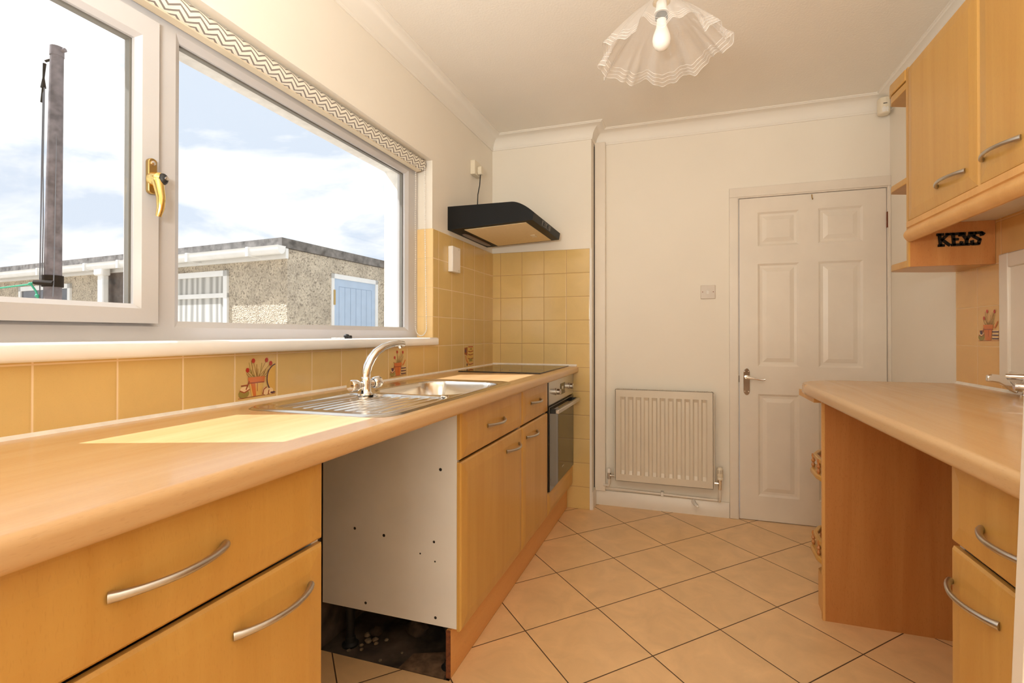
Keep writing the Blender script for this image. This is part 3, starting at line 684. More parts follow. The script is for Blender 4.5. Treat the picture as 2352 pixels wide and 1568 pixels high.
# ------------------------------------------------------------------ picture tiles
A_mats = [plain('tile_terracotta', rgb(206, 112, 44), 0.2), plain('tile_red', rgb(186, 52, 34), 0.2), plain('tile_stem', rgb(150, 112, 52), 0.2), plain('tile_olive', rgb(150, 132, 62), 0.2),
          plain('tile_plum', rgb(78, 44, 64), 0.2), plain('tile_straw', rgb(222, 178, 92), 0.2), plain('tile_rust', rgb(150, 66, 28), 0.2), plain('tile_cream', rgb(238, 206, 158), 0.2)]
def art(kind, P):
    """P(u, v, k): u right, v up in 0..1 of the tile, k = layer"""
    m = MB(); lay = [0]
    def fill(pts, mat): lay[0] += 1; m.m = mat; m.face([P(u, v, lay[0]) for u, v in pts])
    def line(pts, w, mat):
        for (a, b), (c, d) in zip(pts, pts[1:]):
            L = math.hypot(c-a, d-b) or 1; nx, ny = -(d-b)/L*w, (c-a)/L*w
            fill([(a+nx, b+ny), (c+nx, d+ny), (c-nx, d-ny), (a-nx, b-ny)], mat)
    def disc(u, v, r, mat, n=10, sq=1.0): fill([(u+r*math.cos(2*PI*i/n), v+r*sq*math.sin(2*PI*i/n)) for i in range(n)], mat)
    rnd = random.Random(kind)
    if kind in (1, 2, 4):
        x0 = 0.50
        line([(0.04, 0.10), (0.97, 0.12)], 0.006, 6)
        for i in range(16):
            a = rnd.uniform(-0.26, 0.30); hgt = rnd.uniform(0.55, 0.92); u0_ = x0+a*0.35
            line([(u0_, 0.5), (u0_+a*0.55, (0.5+hgt)/2), (x0+a*1.1, hgt)], 0.006, 2 if i % 3 else 3)
        fl_ = [(0.26, 0.70), (0.40, 0.90), (0.74, 0.90), (0.85, 0.82)] if kind == 1 else [(0.30, 0.72), (0.44, 0.90), (0.76, 0.88)]
        for u, v in fl_:
            line([(x0, 0.5), (u, v)], 0.005, 2); disc(u, v, 0.045, 1, 8, 1.2)
        fill([(0.36, 0.12), (0.60, 0.12), (0.66, 0.42), (0.30, 0.42)], 5 if kind == 1 else 0)
        fill([(0.40, 0.12), (0.47, 0.12), (0.45, 0.42), (0.33, 0.42)], 0); fill([(0.28, 0.40), (0.68, 0.40), (0.70, 0.54), (0.27, 0.54)], 0); fill([(0.28, 0.40), (0.68, 0.40), (0.68, 0.425), (0.28, 0.425)], 6)
        line([(0.50, 0.40), (0.50, 0.22)], 0.008, 6)
        disc(0.17, 0.20, 0.13, 3, 14, 0.72); disc(0.19, 0.29, 0.11, 7, 12, 0.55); line([(0.07, 0.27), (0.18, 0.22), (0.31, 0.28)], 0.012, 6); line([(0.10, 0.37), (0.28, 0.38)], 0.012, 6)
        line([(0.22, 0.28), (0.30, 0.46)], 0.014, 6)
        if kind == 1:
            c_ = [(1.02+0.27*math.cos(PI*(0.52+0.96*i/20)), 0.47+0.33*math.sin(PI*(0.52+0.96*i/20))) for i in range(21)]
            fill([(min(u, 0.97), v) for u, v in c_]+[(0.97, 0.17), (0.97, 0.77)], 5); line([(min(u, 0.97), v) for u, v in c_], 0.012, 4)
            disc(0.72, 0.20, 0.09, 7, 12); disc(0.84, 0.19, 0.075, 7, 12); line([(0.64, 0.13), (0.66, 0.24), (0.74, 0.29)], 0.012, 6); line([(0.78, 0.13), (0.80, 0.22)], 0.012, 6); line([(0.84, 0.15), (0.93, 0.15)], 0.018, 4)
        else:
            for v in (0.15, 0.24, 0.33): fill([(0.66, v), (0.94, v), (0.94, v+0.035), (0.66, v+0.035)], 4); fill([(0.68, v+0.035), (0.93, v+0.035), (0.93, v+0.06), (0.68, v+0.06)], 7)
            line([(0.74, 0.45), (0.80, 0.48), (0.90, 0.62)], 0.022, 0); disc(0.18, 0.33, 0.06, 4, 8)
    else:
        fill([(0.30, 0.08), (0.92, 0.14), (0.92, 0.92), (0.30, 0.92)], 5)
        line([(0.40, 0.93), (0.88, 0.93)], 0.02, 1); fill([(0.05, 0.62), (0.32, 0.55), (0.34, 0.92), (0.05, 0.90)], 6)
        for v in (0.18, 0.42, 0.60, 0.74): line([(0.40, v), (0.62, v-0.03), (0.90, v)], 0.022, 6)
        fill([(0.50, 0.28), (0.82, 0.28), (0.82, 0.40), (0.50, 0.40)], 3); disc(0.30, 0.16, 0.06, 4); disc(0.12, 0.76, 0.06, 4, 8, 1.5); line([(0.16, 0.55), (0.22, 0.36), (0.40, 0.22)], 0.03, 0)
        fill([(0.55, 0.80), (0.80, 0.80), (0.68, 0.90)], 2)
    return m
def side_tile(kind, y, z, dz=TP):
    return art(kind, lambda u, v, k: (TT+0.0008+k*0.00002, y+TP*(0.03+0.94*u), z+dz*(0.04+0.92*v)))
for kind, y in ((1, 0.6305+3*TP), (2, 0.6305+8*TP), (3, 0.6305+13*TP)):
    obj('picture_tile', side_tile(kind, y, 0.926, 0.152), A_mats, wall_left, recalc=False)
obj('picture_tile', art(4, lambda u, v, k: (RW-TT-0.0008-k*0.00002, 2.2255+TP*(0.97-0.94*u), 1.094+TP*(0.04+0.92*v))), A_mats, wr, recalc=False)

# ------------------------------------------------------------------ cooker hood, socket, plug, terminal box
hd = thing('cooker_hood', (0.25, 2.76, 1.73), 'black cooker hood with pale grease filter on the corner wall', 'cooker hood')
y0, y1 = 2.457, 3.030
cur = [(0.0, 1.728), (0.0, 1.860), (0.385, 1.857)]
for i in range(1, 9):
    q = i/8; cur.append((0.385+0.125*q, 1.857-0.066*(q**1.7)))
cur += [(0.503, 1.750)]
m = MB().prism([(x, z) for x, z in cur], 'y', y0, y1); obj('canopy', m, M_black, hd, sharp=25)
obj('grease_filter', MB().hexa([(0.088, y0+0.035, 1.7295), (0.455, y0+0.035, 1.746), (0.455, y1-0.02, 1.746), (0.088, y1-0.02, 1.7295), (0.088, y0+0.035, 1.735), (0.455, y0+0.035, 1.752), (0.455, y1-0.02, 1.752), (0.088, y1-0.02, 1.735)]), M_filter, hd)
m = MB(); N_ = 20
m.prism([(0.040+0.024*math.copysign(abs(math.cos(2*PI*i/N_))**0.6, math.cos(2*PI*i/N_)), 2.78+0.20*math.copysign(abs(math.sin(2*PI*i/N_))**0.6, math.sin(2*PI*i/N_))) for i in range(N_)], 'z', 1.7265, 1.731); obj('light_lens', m, M_lens, hd)
def hfront(ya, yb, ca, cb, d):
    P0, P1 = Vector((0.503, 0, 1.750)), Vector((0.510, 0, 1.791)); n_ = Vector((0.985, 0, -0.17))
    def Q(q, y, e): p = P0.lerp(P1, q)+n_*e; return (p.x, y, p.z)
    return [Q(ca, ya, -0.002), Q(ca, yb, -0.002), Q(ca, yb, d), Q(ca, ya, d), Q(cb, ya, -0.002), Q(cb, yb, -0.002), Q(cb, yb, d), Q(cb, ya, d)]
sw = obj('switch_panel', MB().hexa(hfront(2.62, 2.80, 0.18, 0.85, 0.001)), plain('dark_grey_panel', (0.02, 0.02, 0.02, 1), 0.3), hd)
for a, b in ((2.655, 2.690), (2.735, 2.770)): obj('rocker_switch', MB().hexa(hfront(a, b, 0.3, 0.75, 0.005)), M_blackpl, sw)
m = MB(); m.hexa([(0.38, 2.80, 1.7405), (0.41, 2.80, 1.7418), (0.41, 2.86, 1.7418), (0.38, 2.86, 1.7405), (0.38, 2.80, 1.744), (0.41, 2.80, 1.745), (0.41, 2.86, 1.745), (0.38, 2.86, 1.744)]); obj('filter_catch', m, M_cream, hd)
pl_ = [(0.046, 2.812, 2.146), (0.042, 2.809, 2.08), (0.034, 2.800, 2.02), (0.034, 2.793, 1.95), (0.036, 2.796, 1.89), (0.040, 2.80, 1.857)]
obj('power_cable', MB().tube(pl_, 0.0035, 8), M_blackpl, hd)
so_ = thing('wall_socket', (0.006, 2.808, 2.140), 'white single wall socket above the cooker hood', 'socket')
obj('face_plate', MB().box(0.0, 0.032, 2.758, 2.858, 2.140, 2.228), M_cream, so_, bevel=0.003)
obj('rocker_switch', MB().box(0.032, 0.036, 2.836, 2.848, 2.195, 2.212), M_whitepl, so_)
pg = thing('plug', (0.03, 2.812, 2.145), 'cream three pin plug in the socket above the cooker hood', 'plug')
obj('plug_body', MB().prism([(2.792, 2.160), (2.800, 2.146), (2.824, 2.146), (2.834, 2.160), (2.834, 2.192), (2.822, 2.200), (2.802, 2.200), (2.792, 2.192)], 'x', 0.0325, 0.060), M_cream, pg, bevel=0.004)
tb = obj('terminal_box', MB().box(TT, TT+0.030, 2.448, 2.548, 1.492, 1.637), M_whitepl, bevel=0.004); tag(tb, 'white blank terminal box on the tiles below the cooker hood', 'terminal box')
for z in (1.625, 1.505): obj('screw', MB().lathe([(0.0035, 0), (0.0035, 0.001)], (TT+0.030, 2.525, z), (1, 0, 0), 10), M_nickel, tb)

# ------------------------------------------------------------------ far wall fittings
rd = thing('radiator', (1.14, DY-0.06, 0.19), 'cream panel radiator on the far wall beside the door', 'radiator')
RX0, RX1, RZ0, RZ1, RY = 0.845, 1.440, 0.192, 0.785, DY-0.090
m = MB(); XS = [RX0]; n_ch = 11; pit = (RX1-RX0-0.05)/n_ch
cols = []
for c in range(n_ch):
    a = RX0+0.025+pit*c+pit*0.12; cols.append((a, a+0.008, a+pit*0.70-0.008, a+pit*0.70))
zr = [RZ0, RZ0+0.045, RZ0+0.068, RZ1-0.068, RZ1-0.048, RZ1]
xs_ = [(RX0, 0)]+[(x, d) for c in cols for x, d in zip(c, (0, 1, 1, 0))]+[(RX1, 0)]
vs = []
for z, act in zip(zr, (0, 0, 1, 1, 0, 0)):
    for x, d in xs_: vs.append((x, RY+0.011*d*act, z))
n = len(xs_)
m.poly(vs, [(i*n+j, i*n+j+1, (i+1)*n+j+1, (i+1)*n+j) for i in range(5) for j in range(n-1)])
m.box(RX0, RX1, RY+0.012, RY+0.016, RZ0, RZ1); m.box(RX0, RX0+0.002, RY, RY+0.016, RZ0, RZ1); m.box(RX1-0.002, RX1, RY, RY+0.016, RZ0, RZ1); m.box(RX0, RX1, RY, RY+0.016, RZ1-0.002, RZ1); m.box(RX0, RX1, RY, RY+0.016, RZ0, RZ0+0.002)
obj('front_panel', m, M_rad, rd, sharp=25, recalc=False)
m = MB(); m.box(RX0-0.008, RX0, RY+0.008, RY+0.062, RZ0+0.012, RZ1-0.012); m.box(RX1, RX1+0.008, RY+0.008, RY+0.062, RZ0+0.012, RZ1-0.012); m.box(RX0+0.01, RX1-0.01, RY+0.05, RY+0.062, RZ0+0.02, RZ1-0.02); obj('side_covers', m, M_rad, rd, bevel=0.002)
m = MB(); m.box(RX0, RX1, RY+0.016, RY+0.062, RZ1-0.010, RZ1-0.006)
for i in range(44): x = RX0+0.006+i*(RX1-RX0-0.012)/43; m.box(x-0.0035, x+0.0035, RY+0.018, RY+0.060, RZ1-0.006, RZ1-0.001)
obj('top_grille', m, M_rad, rd)
m = MB(); m.tube([(RX1+0.004, RY+0.035, 0.222), (RX1+0.036, RY+0.035, 0.222)], 0.009, 12); m.tube([(RX1+0.040, RY+0.035, 0.185), (RX1+0.040, RY+0.035, 0.250)], [0.011, 0.013], 12); va = obj('thermostatic_valve', m, M_chrome, rd)
m = MB().lathe([(0.017, 0), (0.0185, 0.004), (0.0185, 0.012), (0.0165, 0.015), (0.0195, 0.022), (0.0195, 0.060), (0.015, 0.072), (0.013, 0.073)], (RX1+0.040, RY+0.035, 0.246), seg=20); vh = obj('valve_head', m, M_cream, va)
m = MB(); 
for a in (0, 0.6, -0.6): m.box(RX1+0.040+0.019*math.sin(a)-0.001, RX1+0.040+0.019*math.sin(a)+0.001, RY+0.035-0.0203*math.cos(a), RY+0.035-0.0185*math.cos(a), 0.285, 0.308)
obj('valve_slots', m, M_slot, vh)
m = MB(); m.tube([(RX0-0.004, RY+0.035, 0.212), (RX0-0.032, RY+0.035, 0.212)], [0.010, 0.008], 12); m.tube([(RX0-0.046, RY+0.035, 0.190), (RX0-0.046, RY+0.035, 0.232)], 0.011, 12); m.tube([(RX0-0.03, RY+0.035, 0.212), (RX0-0.05, RY+0.035, 0.212)], 0.009, 12); lv = obj('lockshield_valve', m, M_nickel, rd)
obj('valve_cap', MB().lathe([(0.012, 0), (0.012, 0.018), (0.007, 0.028)], (RX0-0.046, RY+0.035, 0.230), seg=16), M_whitepl, lv)
pp = thing('heating_pipe', (1.12, DY-0.03, 0.09), 'white painted heating pipe clipped along the skirting below the radiator', 'pipe')
m = MB(); m.tube([(RX1+0.040, RY+0.035, 0.186), (RX1+0.040, RY+0.037, 0.12), (RX1+0.040, RY+0.050, 0.108), (RX1+0.030, DY-0.024, 0.107), (RX1, DY-0.023, 0.107), (0.772, DY-0.023, 0.117)], 0.0075, 10); obj('long_run', m, M_gloss, pp)
m = MB(); m.tube([(RX0-0.046, RY+0.035, 0.192), (RX0-0.046, RY+0.037, 0.155), (RX0-0.052, RY+0.045, 0.140), (0.760, RY+0.055, 0.139)], 0.0085, 10); obj('short_drop', m, M_gloss, pp)
for x in (1.135,): obj('pipe_clip', MB().box(x-0.009, x+0.009, DY-0.034, DY, 0.099, 0.128), M_whitepl, pp, bevel=0.003)
ds = thing('door_stop', (1.335, DY-0.03, 0.06), 'small white door stop on the skirting under the radiator', 'door stop')
obj('post', MB().tube([(1.325, DY-0.016, 0.085), (1.330, DY-0.045, 0.083), (1.345, DY-0.075, 0.076)], [0.013, 0.012, 0.010], 12), M_whitepl, ds)
obj('rubber_tip', MB().ball((1.348, DY-0.078, 0.075), 0.010, 10, 8), M_whitepl, ds)
ls = thing('light_switch', (1.414, DY-0.004, 1.362), 'square white light switch on the far wall left of the door', 'light switch')
obj('face_plate', MB().box(1.371, 1.458, DY-0.009, DY, 1.364, 1.450), plain('aged_white_plastic', (0.62, 0.54, 0.46, 1), 0.35), ls, bevel=0.003)
obj('rocker', MB().hexa([(1.407, DY-0.0105, 1.394), (1.421, DY-0.0105, 1.394), (1.421, DY-0.008, 1.394), (1.407, DY-0.008, 1.394), (1.407, DY-0.0155, 1.416), (1.421, DY-0.0155, 1.416), (1.421, DY-0.008, 1.418), (1.407, DY-0.008, 1.418)]), M_whitepl, ls)
for x in (1.383, 1.446): obj('screw', MB().lathe([(0.003, 0), (0.003, 0.0008)], (x, DY-0.009, 1.4075), (0, -1, 0), 10), M_chip, ls)
# alarm sensor
pr_ = thing('motion_sensor', (2.345, 3.205, 2.375), 'cream alarm motion sensor in the top corner above the door', 'sensor')
m = MB(); pr = [(2.315, 3.19), (2.322, 3.172), (2.345, 3.165), (2.366, 3.172), (2.373, 3.19), (2.373, 3.215), (2.345, 3.232), (2.315, 3.215)]
m.prism(pr, 'z', 2.378, 2.470); obj('case', m, M_cream, pr_, bevel=0.008, seg=3)
obj('lens', MB().lathe([(0.0265, 0), (0.0275, 0.018), (0.025, 0.036)], (2.344, 3.192, 2.384), seg=24), M_whitepl, pr_)
obj('status_slot', MB().box(2.332, 2.350, 3.1635, 3.167, 2.428, 2.431), M_slot, pr_)
m = MB().tube([(2.345, 3.22, 2.43), (2.365, 3.24, 2.44)], 0.012, 10); obj('mounting_arm', m, M_cream, pr_)

# ------------------------------------------------------------------ pendant lamp
LX, LY = 1.203, 1.640
lp = thing('pendant_light', (LX, LY, 2.05), 'frilled clear glass handkerchief pendant light with an opal bulb', 'pendant light')
def shade_pt(q, ph, off=0.0):
    R = 0.026+0.180*q**0.85
    drop = 2.226-0.182*q**1.2
    fr = q**2.2
    z = drop+fr*(0.008*math.sin(3*ph+0.6)+0.012*math.sin(10*ph+1.0)+0.006*math.sin(17*ph+0.3)+0.0035*math.sin(31*ph))
    z += fr*(0.014*math.cos(ph)+0.018*math.sin(ph)+0.012)
    R += fr*(0.007*math.sin(5*ph+0.9)+0.011*math.sin(10*ph)+0.004*math.sin(17*ph)+0.0030*math.sin(31*ph+1.2))
    return (LX+R*math.cos(ph), LY+R*math.sin(ph), z+off)
NQ, NP = 28, 324
m = MB(); m.poly([shade_pt(i/NQ, 2*PI*j/NP) for i in range(NQ+1) for j in range(NP)], [(i*NP+j, i*NP+(j+1) % NP, (i+1)*NP+(j+1) % NP, (i+1)*NP+j) for i in range(NQ) for j in range(NP)])
sh_ = obj('glass_shade', m, M_shade, lp, sharp=180, recalc=False)
m = MB()
for q in (0.84, 0.892, 0.945, 0.998):
    w = 0.0085
    m.poly([shade_pt(q+e, 2*PI*j/NP, -0.0012) for e in (-w/2, w/2) for j in range(NP)], [(j, (j+1) % NP, NP+(j+1) % NP, NP+j) for j in range(NP)])
obj('white_rim_stripes', m, M_shaderim, sh_, sharp=180, recalc=False)
m = MB().lathe([(0.0, 0), (0.029, 0.0), (0.028, 0.005), (0.020, 0.014), (0.010, 0.022), (0.007, 0.030)], (LX, LY, 2.230)); obj('brass_gallery', m, M_brass, lp)
m = MB().tube([(LX, LY, 2.26), (LX, LY, CZ-0.03)], 0.0035, 8); obj('flex', m, M_whitepl, lp)
m = MB().lathe([(0.048, 0), (0.046, 0.012), (0.030, 0.026), (0.010, 0.030)], (LX, LY, CZ-0.0005), (0, 0, -1)); obj('ceiling_rose', m, M_whitepl, lp)
m = MB().lathe([(0.0185, 0), (0.0205, 0.004), (0.0205, 0.012), (0.017, 0.016), (0.017, 0.020)], (LX, LY, 2.172)); obj('lampholder', m, M_blackpl, lp)
m = MB().lathe([(0.0235, 0), (0.0235, 0.005), (0.018, 0.010), (0.017, 0.038)], (LX, LY, 2.192)); obj('shade_ring', m, M_whitepl, lp)
bp_ = [(0.0005, 0), (0.010, 0.0015), (0.020, 0.0075), (0.027, 0.018), (0.0298, 0.031), (0.0285, 0.044), (0.0245, 0.057), (0.0195, 0.070), (0.0165, 0.085), (0.0158, 0.102)]
m = MB().lathe(bp_, (LX, LY, 2.072), seg=32); obj('bulb', m, M_bulb, lp)

# ------------------------------------------------------------------ right-hand side: wall cabinets
CX = 2.104
G_WALL = 'beech wall cabinets on the right'
def wall_unit(y0, y1, label, hy):
    t = thing('wall_cabinet', ((CX+RW)/2, (y0+y1)/2, 1.56), label, 'cabinet', G_WALL)
    m = MB(); m.box(CX+0.022, RW-0.008, y0, y0+0.016, 1.585, 2.185); m.box(CX+0.022, RW-0.008, y1-0.016, y1, 1.585, 2.185); m.box(CX+0.022, RW-0.008, y0, y1, 1.569, 1.585); m.box(CX+0.022, RW-0.008, y0, y1, 2.17, 2.185); m.box(RW-0.012, RW-0.008, y0+0.016, y1-0.016, 1.585, 2.17)
    obj('carcass', m, M_mel, t)
    d = obj('door', front_mb(CX, -1, y0+0.0015, y1-0.0015, 1.580, 2.185), M_door, t, sharp=15)
    obj('handle', bow(CX, -1, *hy), M_nickel, d)
    return t
wall_unit(1.776, 2.256, 'beech wall cabinet next to the corner shelves with its handle low left', (2.014, 1.838, 1.648))
wall_unit(1.275, 1.774, 'second beech wall cabinet from the corner shelves at the top right edge', (1.748, 1.576, 1.650))
pm = [(CX-0.006, 1.577), (CX-0.006, 1.556), (CX-0.001, 1.552), (CX-0.001, 1.548)]
for i in range(9):
    a = PI*0.5*i/8; pm.append((CX-0.010+0.006*math.cos(a)*0+0.004-0.010*math.sin(PI*i/8), 1.546-0.040*i/8))
pm += [(CX+0.004, 1.500), (CX+0.018, 1.503), (CX+0.018, 1.577)]
m = MB().prism(pm, 'y', 1.275, 2.243); lr = obj('light_rail', m, M_edge, sharp=30); tag(lr, 'moulded beech light rail under the wall cabinets', 'light rail')
cs = thing('corner_shelf_unit', (2.25, 2.39, 1.40), 'beech open corner shelf unit at the end of the wall cabinets', 'shelf unit')
obj('end_panel', MB().box(CX+0.012, RW-0.008, 2.258, 2.274, 1.405, 2.19), M_panel, cs)
obj('edge_strip', MB().box(CX+0.006, CX+0.012, 2.258, 2.274, 1.405, 2.19), M_door, cs)
poly = [(CX+0.006, 2.274), (CX+0.000, 2.400), (CX+0.010, 2.437), (CX+0.158, 2.490), (RW-0.008, 2.512), (RW-0.008, 2.274)]
for z0, z1 in ((1.405, 1.432), (1.737, 1.762), (2.112, 2.140)): obj('shelf', MB().prism(poly, 'z', z0, z1), M_door, cs, bevel=0.002)
obj('top_board', MB().prism([(x-0.004 if x < 2.3 else x, y) for x, y in poly], 'z', 2.146, 2.190), M_door, cs, bevel=0.004)
ks = thing('keys_sign', (2.27, 2.252, 1.48), 'rustic black metal KEYS lettering on the end panel', 'sign')
def stroke(m, pts, w, yb=2.2578, d=0.007):
    for (a, b), (c, e) in zip(pts, pts[1:]):
        L = math.hypot(c-a, e-b); ux, uz = (c-a)/L, (e-b)/L; nx, nz = -uz*w/2, ux*w/2; a2, b2, c2, e2 = a-ux*w*0.25, b-uz*w*0.25, c+ux*w*0.25, e+uz*w*0.25
        q = [(a2+nx, b2+nz), (c2+nx, e2+nz), (c2-nx, e2-nz), (a2-nx, b2-nz)]
        m.poly([(x, yb, z) for x, z in q]+[(x, yb-d, z) for x, z in q], [(0, 1, 2, 3), (7, 6, 5, 4), (0, 4, 5, 1), (1, 5, 6, 2), (2, 6, 7, 3), (3, 7, 4, 0)])
kx, kz = 2.203, 1.482; H = 0.042; w = 0.0095
L_ = [[[(0.010, 0), (0.006, H)], [(0.000, H), (0.018, H)], [(0.004, 0), (0.020, 0)], [(0.012, 0.020), (0.034, H)], [(0.015, 0.022), (0.038, 0.0)], [(0.028, H), (0.040, H)]],
      [[(0.052, 0), (0.049, H)], [(0.044, H), (0.072, H)], [(0.046, 0), (0.074, 0)], [(0.050, 0.021), (0.064, 0.021)], [(0.074, 0), (0.076, 0.010)], [(0.072, H), (0.072, H-0.008)]],
      [[(0.078, H), (0.092, 0.018)], [(0.106, H), (0.092, 0.018)], [(0.092, 0.020), (0.090, 0.0)], [(0.074, H), (0.086, H)], [(0.100, H), (0.110, H)], [(0.082, 0), (0.100, 0)]],
      [[(0.138, H-0.010), (0.136, H), (0.118, H), (0.112, 0.030), (0.132, 0.016), (0.128, 0.0), (0.110, 0.0), (0.108, 0.012)], [(0.136, H), (0.144, H-0.006)]]]
for segs in L_:
    m = MB()
    for s_ in segs: stroke(m, [(kx+x, kz+z) for x, z in s_], w)
    obj('letter', m, M_iron, ks)

# right worktop, drawer unit, end panel with gallery shelves
RZ = 0.931
def bullR(x1): return [(p[0], p[1]) for p in bull(x1, RZ, TH, sgn=-1, xb=RW-0.008)]
m = MB(); m.prism(bullR(1.748), 'y', 0.832, 2.270)
cut = [(1.748, 2.270), (1.752, 2.330), (1.772, 2.400), (1.815, 2.470), (1.880, 2.515), (1.95, 2.531), (RW-0.008, 2.533), (RW-0.008, 2.270)]
for k, (za, zb, ins) in enumerate(((RZ-TH, RZ-TH+0.006, 0.004), (RZ-TH+0.006, RZ-0.008, 0.0), (RZ-0.008, RZ-0.002, 0.0015), (RZ-0.002, RZ, 0.005))):
    m.prism([(x+ins if x < 2.3 else x, y-ins if y > 2.3 and x > 1.8 else y) for x, y in cut], 'z', za, zb)
rt = obj('worktop', m, M_top, sharp=50); tag(rt, 'shorter beech-effect worktop with rounded end on the right', 'worktop')
m = MB().prism([(RW-0.007, RZ), (RW-0.018, RZ), (RW-0.012, RZ+0.004), (RW-0.0075, RZ+0.010)], 'y', 0.832, 2.533); obj('sealant_bead', m, M_seal, rt)
XR = 1.800
ru = thing('base_cabinet', (2.09, 1.04, 0.0), 'beech base cabinet at the lower right with one drawer over a door', 'cabinet', 'beech base cabinets on the right')
m = MB(); m.box(XR+0.02, RW-0.01, 0.836, 0.854, 0.12, 0.886); m.box(XR+0.02, RW-0.01, 1.219, 1.237, 0.12, 0.886); m.box(XR+0.02, RW-0.01, 0.854, 1.219, 0.12, 0.138); obj('carcass', m, M_mel, ru)
d = obj('door', front_mb(XR, -1, 0.837, 1.2365, 0.115, 0.699), M_door, ru, sharp=15); obj('handle', bow(XR, -1, 1.228, 1.062, 0.628), M_nickel, d)
d = obj('drawer', front_mb(XR, -1, 0.837, 1.2365, 0.709, 0.884), M_door, ru, sharp=15); obj('handle', bow(XR, -1, 1.115, 0.950, 0.778), M_nickel, d)
obj('plinth', MB().box(XR+0.05, XR+0.066, 0.837, 1.236, 0.0, 0.12), M_plinth, ru)
gs = thing('gallery_shelf_unit', (2.09, 2.37, 0.0), 'beech end panel with rounded gallery shelves behind it under the right worktop', 'shelf unit')
obj('end_panel', MB().box(1.806, RW-0.01, 2.199, 2.216, 0.0, 0.888), M_panel, gs)
obj('edge_strip', MB().box(1.797, 1.806, 2.199, 2.216, 0.0, 0.888), M_edge, gs)
obj('top_batten', MB().box(1.775, RW-0.02, 2.232, 2.50, 0.862, 0.889), M_edge, gs)
sp_ = [(1.797, 2.216), (1.787, 2.26), (1.789, 2.36), (1.82, 2.43), (1.88, 2.48), (1.96, 2.50), (RW-0.02, 2.50), (RW-0.02, 2.216)]
for z in (0.545, 0.212):
    s_ = obj('shelf', MB().prism(sp_, 'z', z, z+0.022), M_door, gs, bevel=0.006)
    rail = [(1.800, 2.225), (1.796, 2.27), (1.799, 2.355), (1.829, 2.42), (1.886, 2.468), (1.96, 2.487), (2.2, 2.487)]
    m = MB().prism(rail+[(x+0.016, y-0.006) for x, y in rail[::-1]], 'z', z+0.068, z+0.086); obj('gallery_rail', m, M_door, s_, bevel=0.003)
    for x, y in ((1.798, 2.26), (1.803, 2.37), (1.85, 2.44), (1.94, 2.485), (2.06, 2.487)): obj('spindle', MB().lathe([(0.004, 0), (0.008, 0.012), (0.004, 0.022), (0.009, 0.030), (0.004, 0.040), (0.007, 0.050), (0.005, 0.06)], (x, y, z+0.021), seg=10), M_panel, s_)
obj('plinth', MB().prism([(1.806, 2.216), (1.812, 2.33), (1.90, 2.44), (2.0, 2.46), (RW-0.02, 2.46), (RW-0.02, 2.216)], 'z', 0.0, 0.15), M_edge, gs)
# white upright board at the end of the right run
m = MB(); m.hexa([(1.668, 0.80, 0.0), (RW-0.01, 0.80, 0.0), (RW-0.01, 0.826, 0.0), (1.668, 0.826, 0.0), (1.7101, 0.80, 1.10), (RW-0.01, 0.80, 1.10), (RW-0.01, 0.826, 1.10), (1.7101, 0.826, 1.10)])
wb = obj('white_board', m, M_gloss, bevel=0.003); tag(wb, 'white painted upright board at the lower right edge beside the drawer cabinet', 'board')
# hatch on the right wall
ht = thing('wall_hatch', (RW-0.01, 1.9, 0.97), 'white framed hatch on the tiled wall at the right edge', 'hatch')
m = MB(); xa, xb = RW-0.022, RW-TT; Y1, Y0, Z0, Z1 = 2.213, 1.60, 0.956, 1.432
m.box(xa, xb, Y1-0.052, Y1, Z0, Z1); m.box(xa, xb, Y0, Y0+0.052, Z0, Z1); m.box(xa, xb, Y0+0.052, Y1-0.052, Z1-0.052, Z1); m.box(xa, xb, Y0+0.052, Y1-0.052, Z0, Z0+0.052); obj('frame', m, M_gloss, ht, bevel=0.004)
obj('panel', MB().box(RW-0.013, RW-TT, Y0+0.052, Y1-0.052, Z0+0.052, Z1-0.052), M_gloss, ht)
# chrome fitting standing on the right worktop
ft = thing('lever_mixer', (2.33, 2.04, RZ), 'chrome fitting with a curved flat lever at the right edge over the worktop', 'tap')
def px_plane(pts, th=0.024):
    m = MB(); k = len(pts)
    vs = [(x, y, z) for x, y, z, _ in pts]+[(x, y, z-h_) for x, y, z, h_ in pts]+[(x+0.006, y+th, z) for x, y, z, _ in pts]+[(x+0.006, y+th, z-h_) for x, y, z, h_ in pts]
    fs = []
    for i in range(k-1):
        fs += [(i, i+1, k+i+1, k+i), (2*k+i, 3*k+i, 3*k+i+1, 2*k+i+1), (i, 2*k+i, 2*k+i+1, i+1), (k+i, k+i+1, 3*k+i+1, 3*k+i)]
    fs += [(0, k, 3*k, 2*k), (k-1, 3*k-1, 4*k-1, 2*k-1)]
    return m.poly(vs, fs)
m = px_plane([(2.258, 2.05, 1.000, 0.022), (2.272, 2.05, 1.005, 0.027), (2.290, 2.05, 1.003, 0.028), (2.308, 2.05, 0.993, 0.030), (2.322, 2.05, 0.980, 0.031), (2.334, 2.05, 0.968, 0.026), (2.342, 2.05, 0.960, 0.018)])
obj('curved_lever', m, M_chrome, ft, bevel=0.004, sharp=60)
m = MB().tube([(2.318, 2.072, 0.997), (2.345, 2.060, 0.997), (2.372, 2.03, 0.997)], 0.0105, 16); obj('upper_tube', m, M_chrome, ft)
m = MB().lathe([(0.014, 0), (0.0155, 0.003), (0.0155, 0.055)], (2.336, 2.055, 0.964), (0.85, -0.5, 0), 20); obj('lower_barrel', m, M_chrome, ft)
m = MB().lathe([(0.020, 0), (0.020, 0.006), (0.014, 0.012), (0.013, 0.06)], (2.360, 2.036, RZ)); obj('pillar', m, M_chrome, ft)

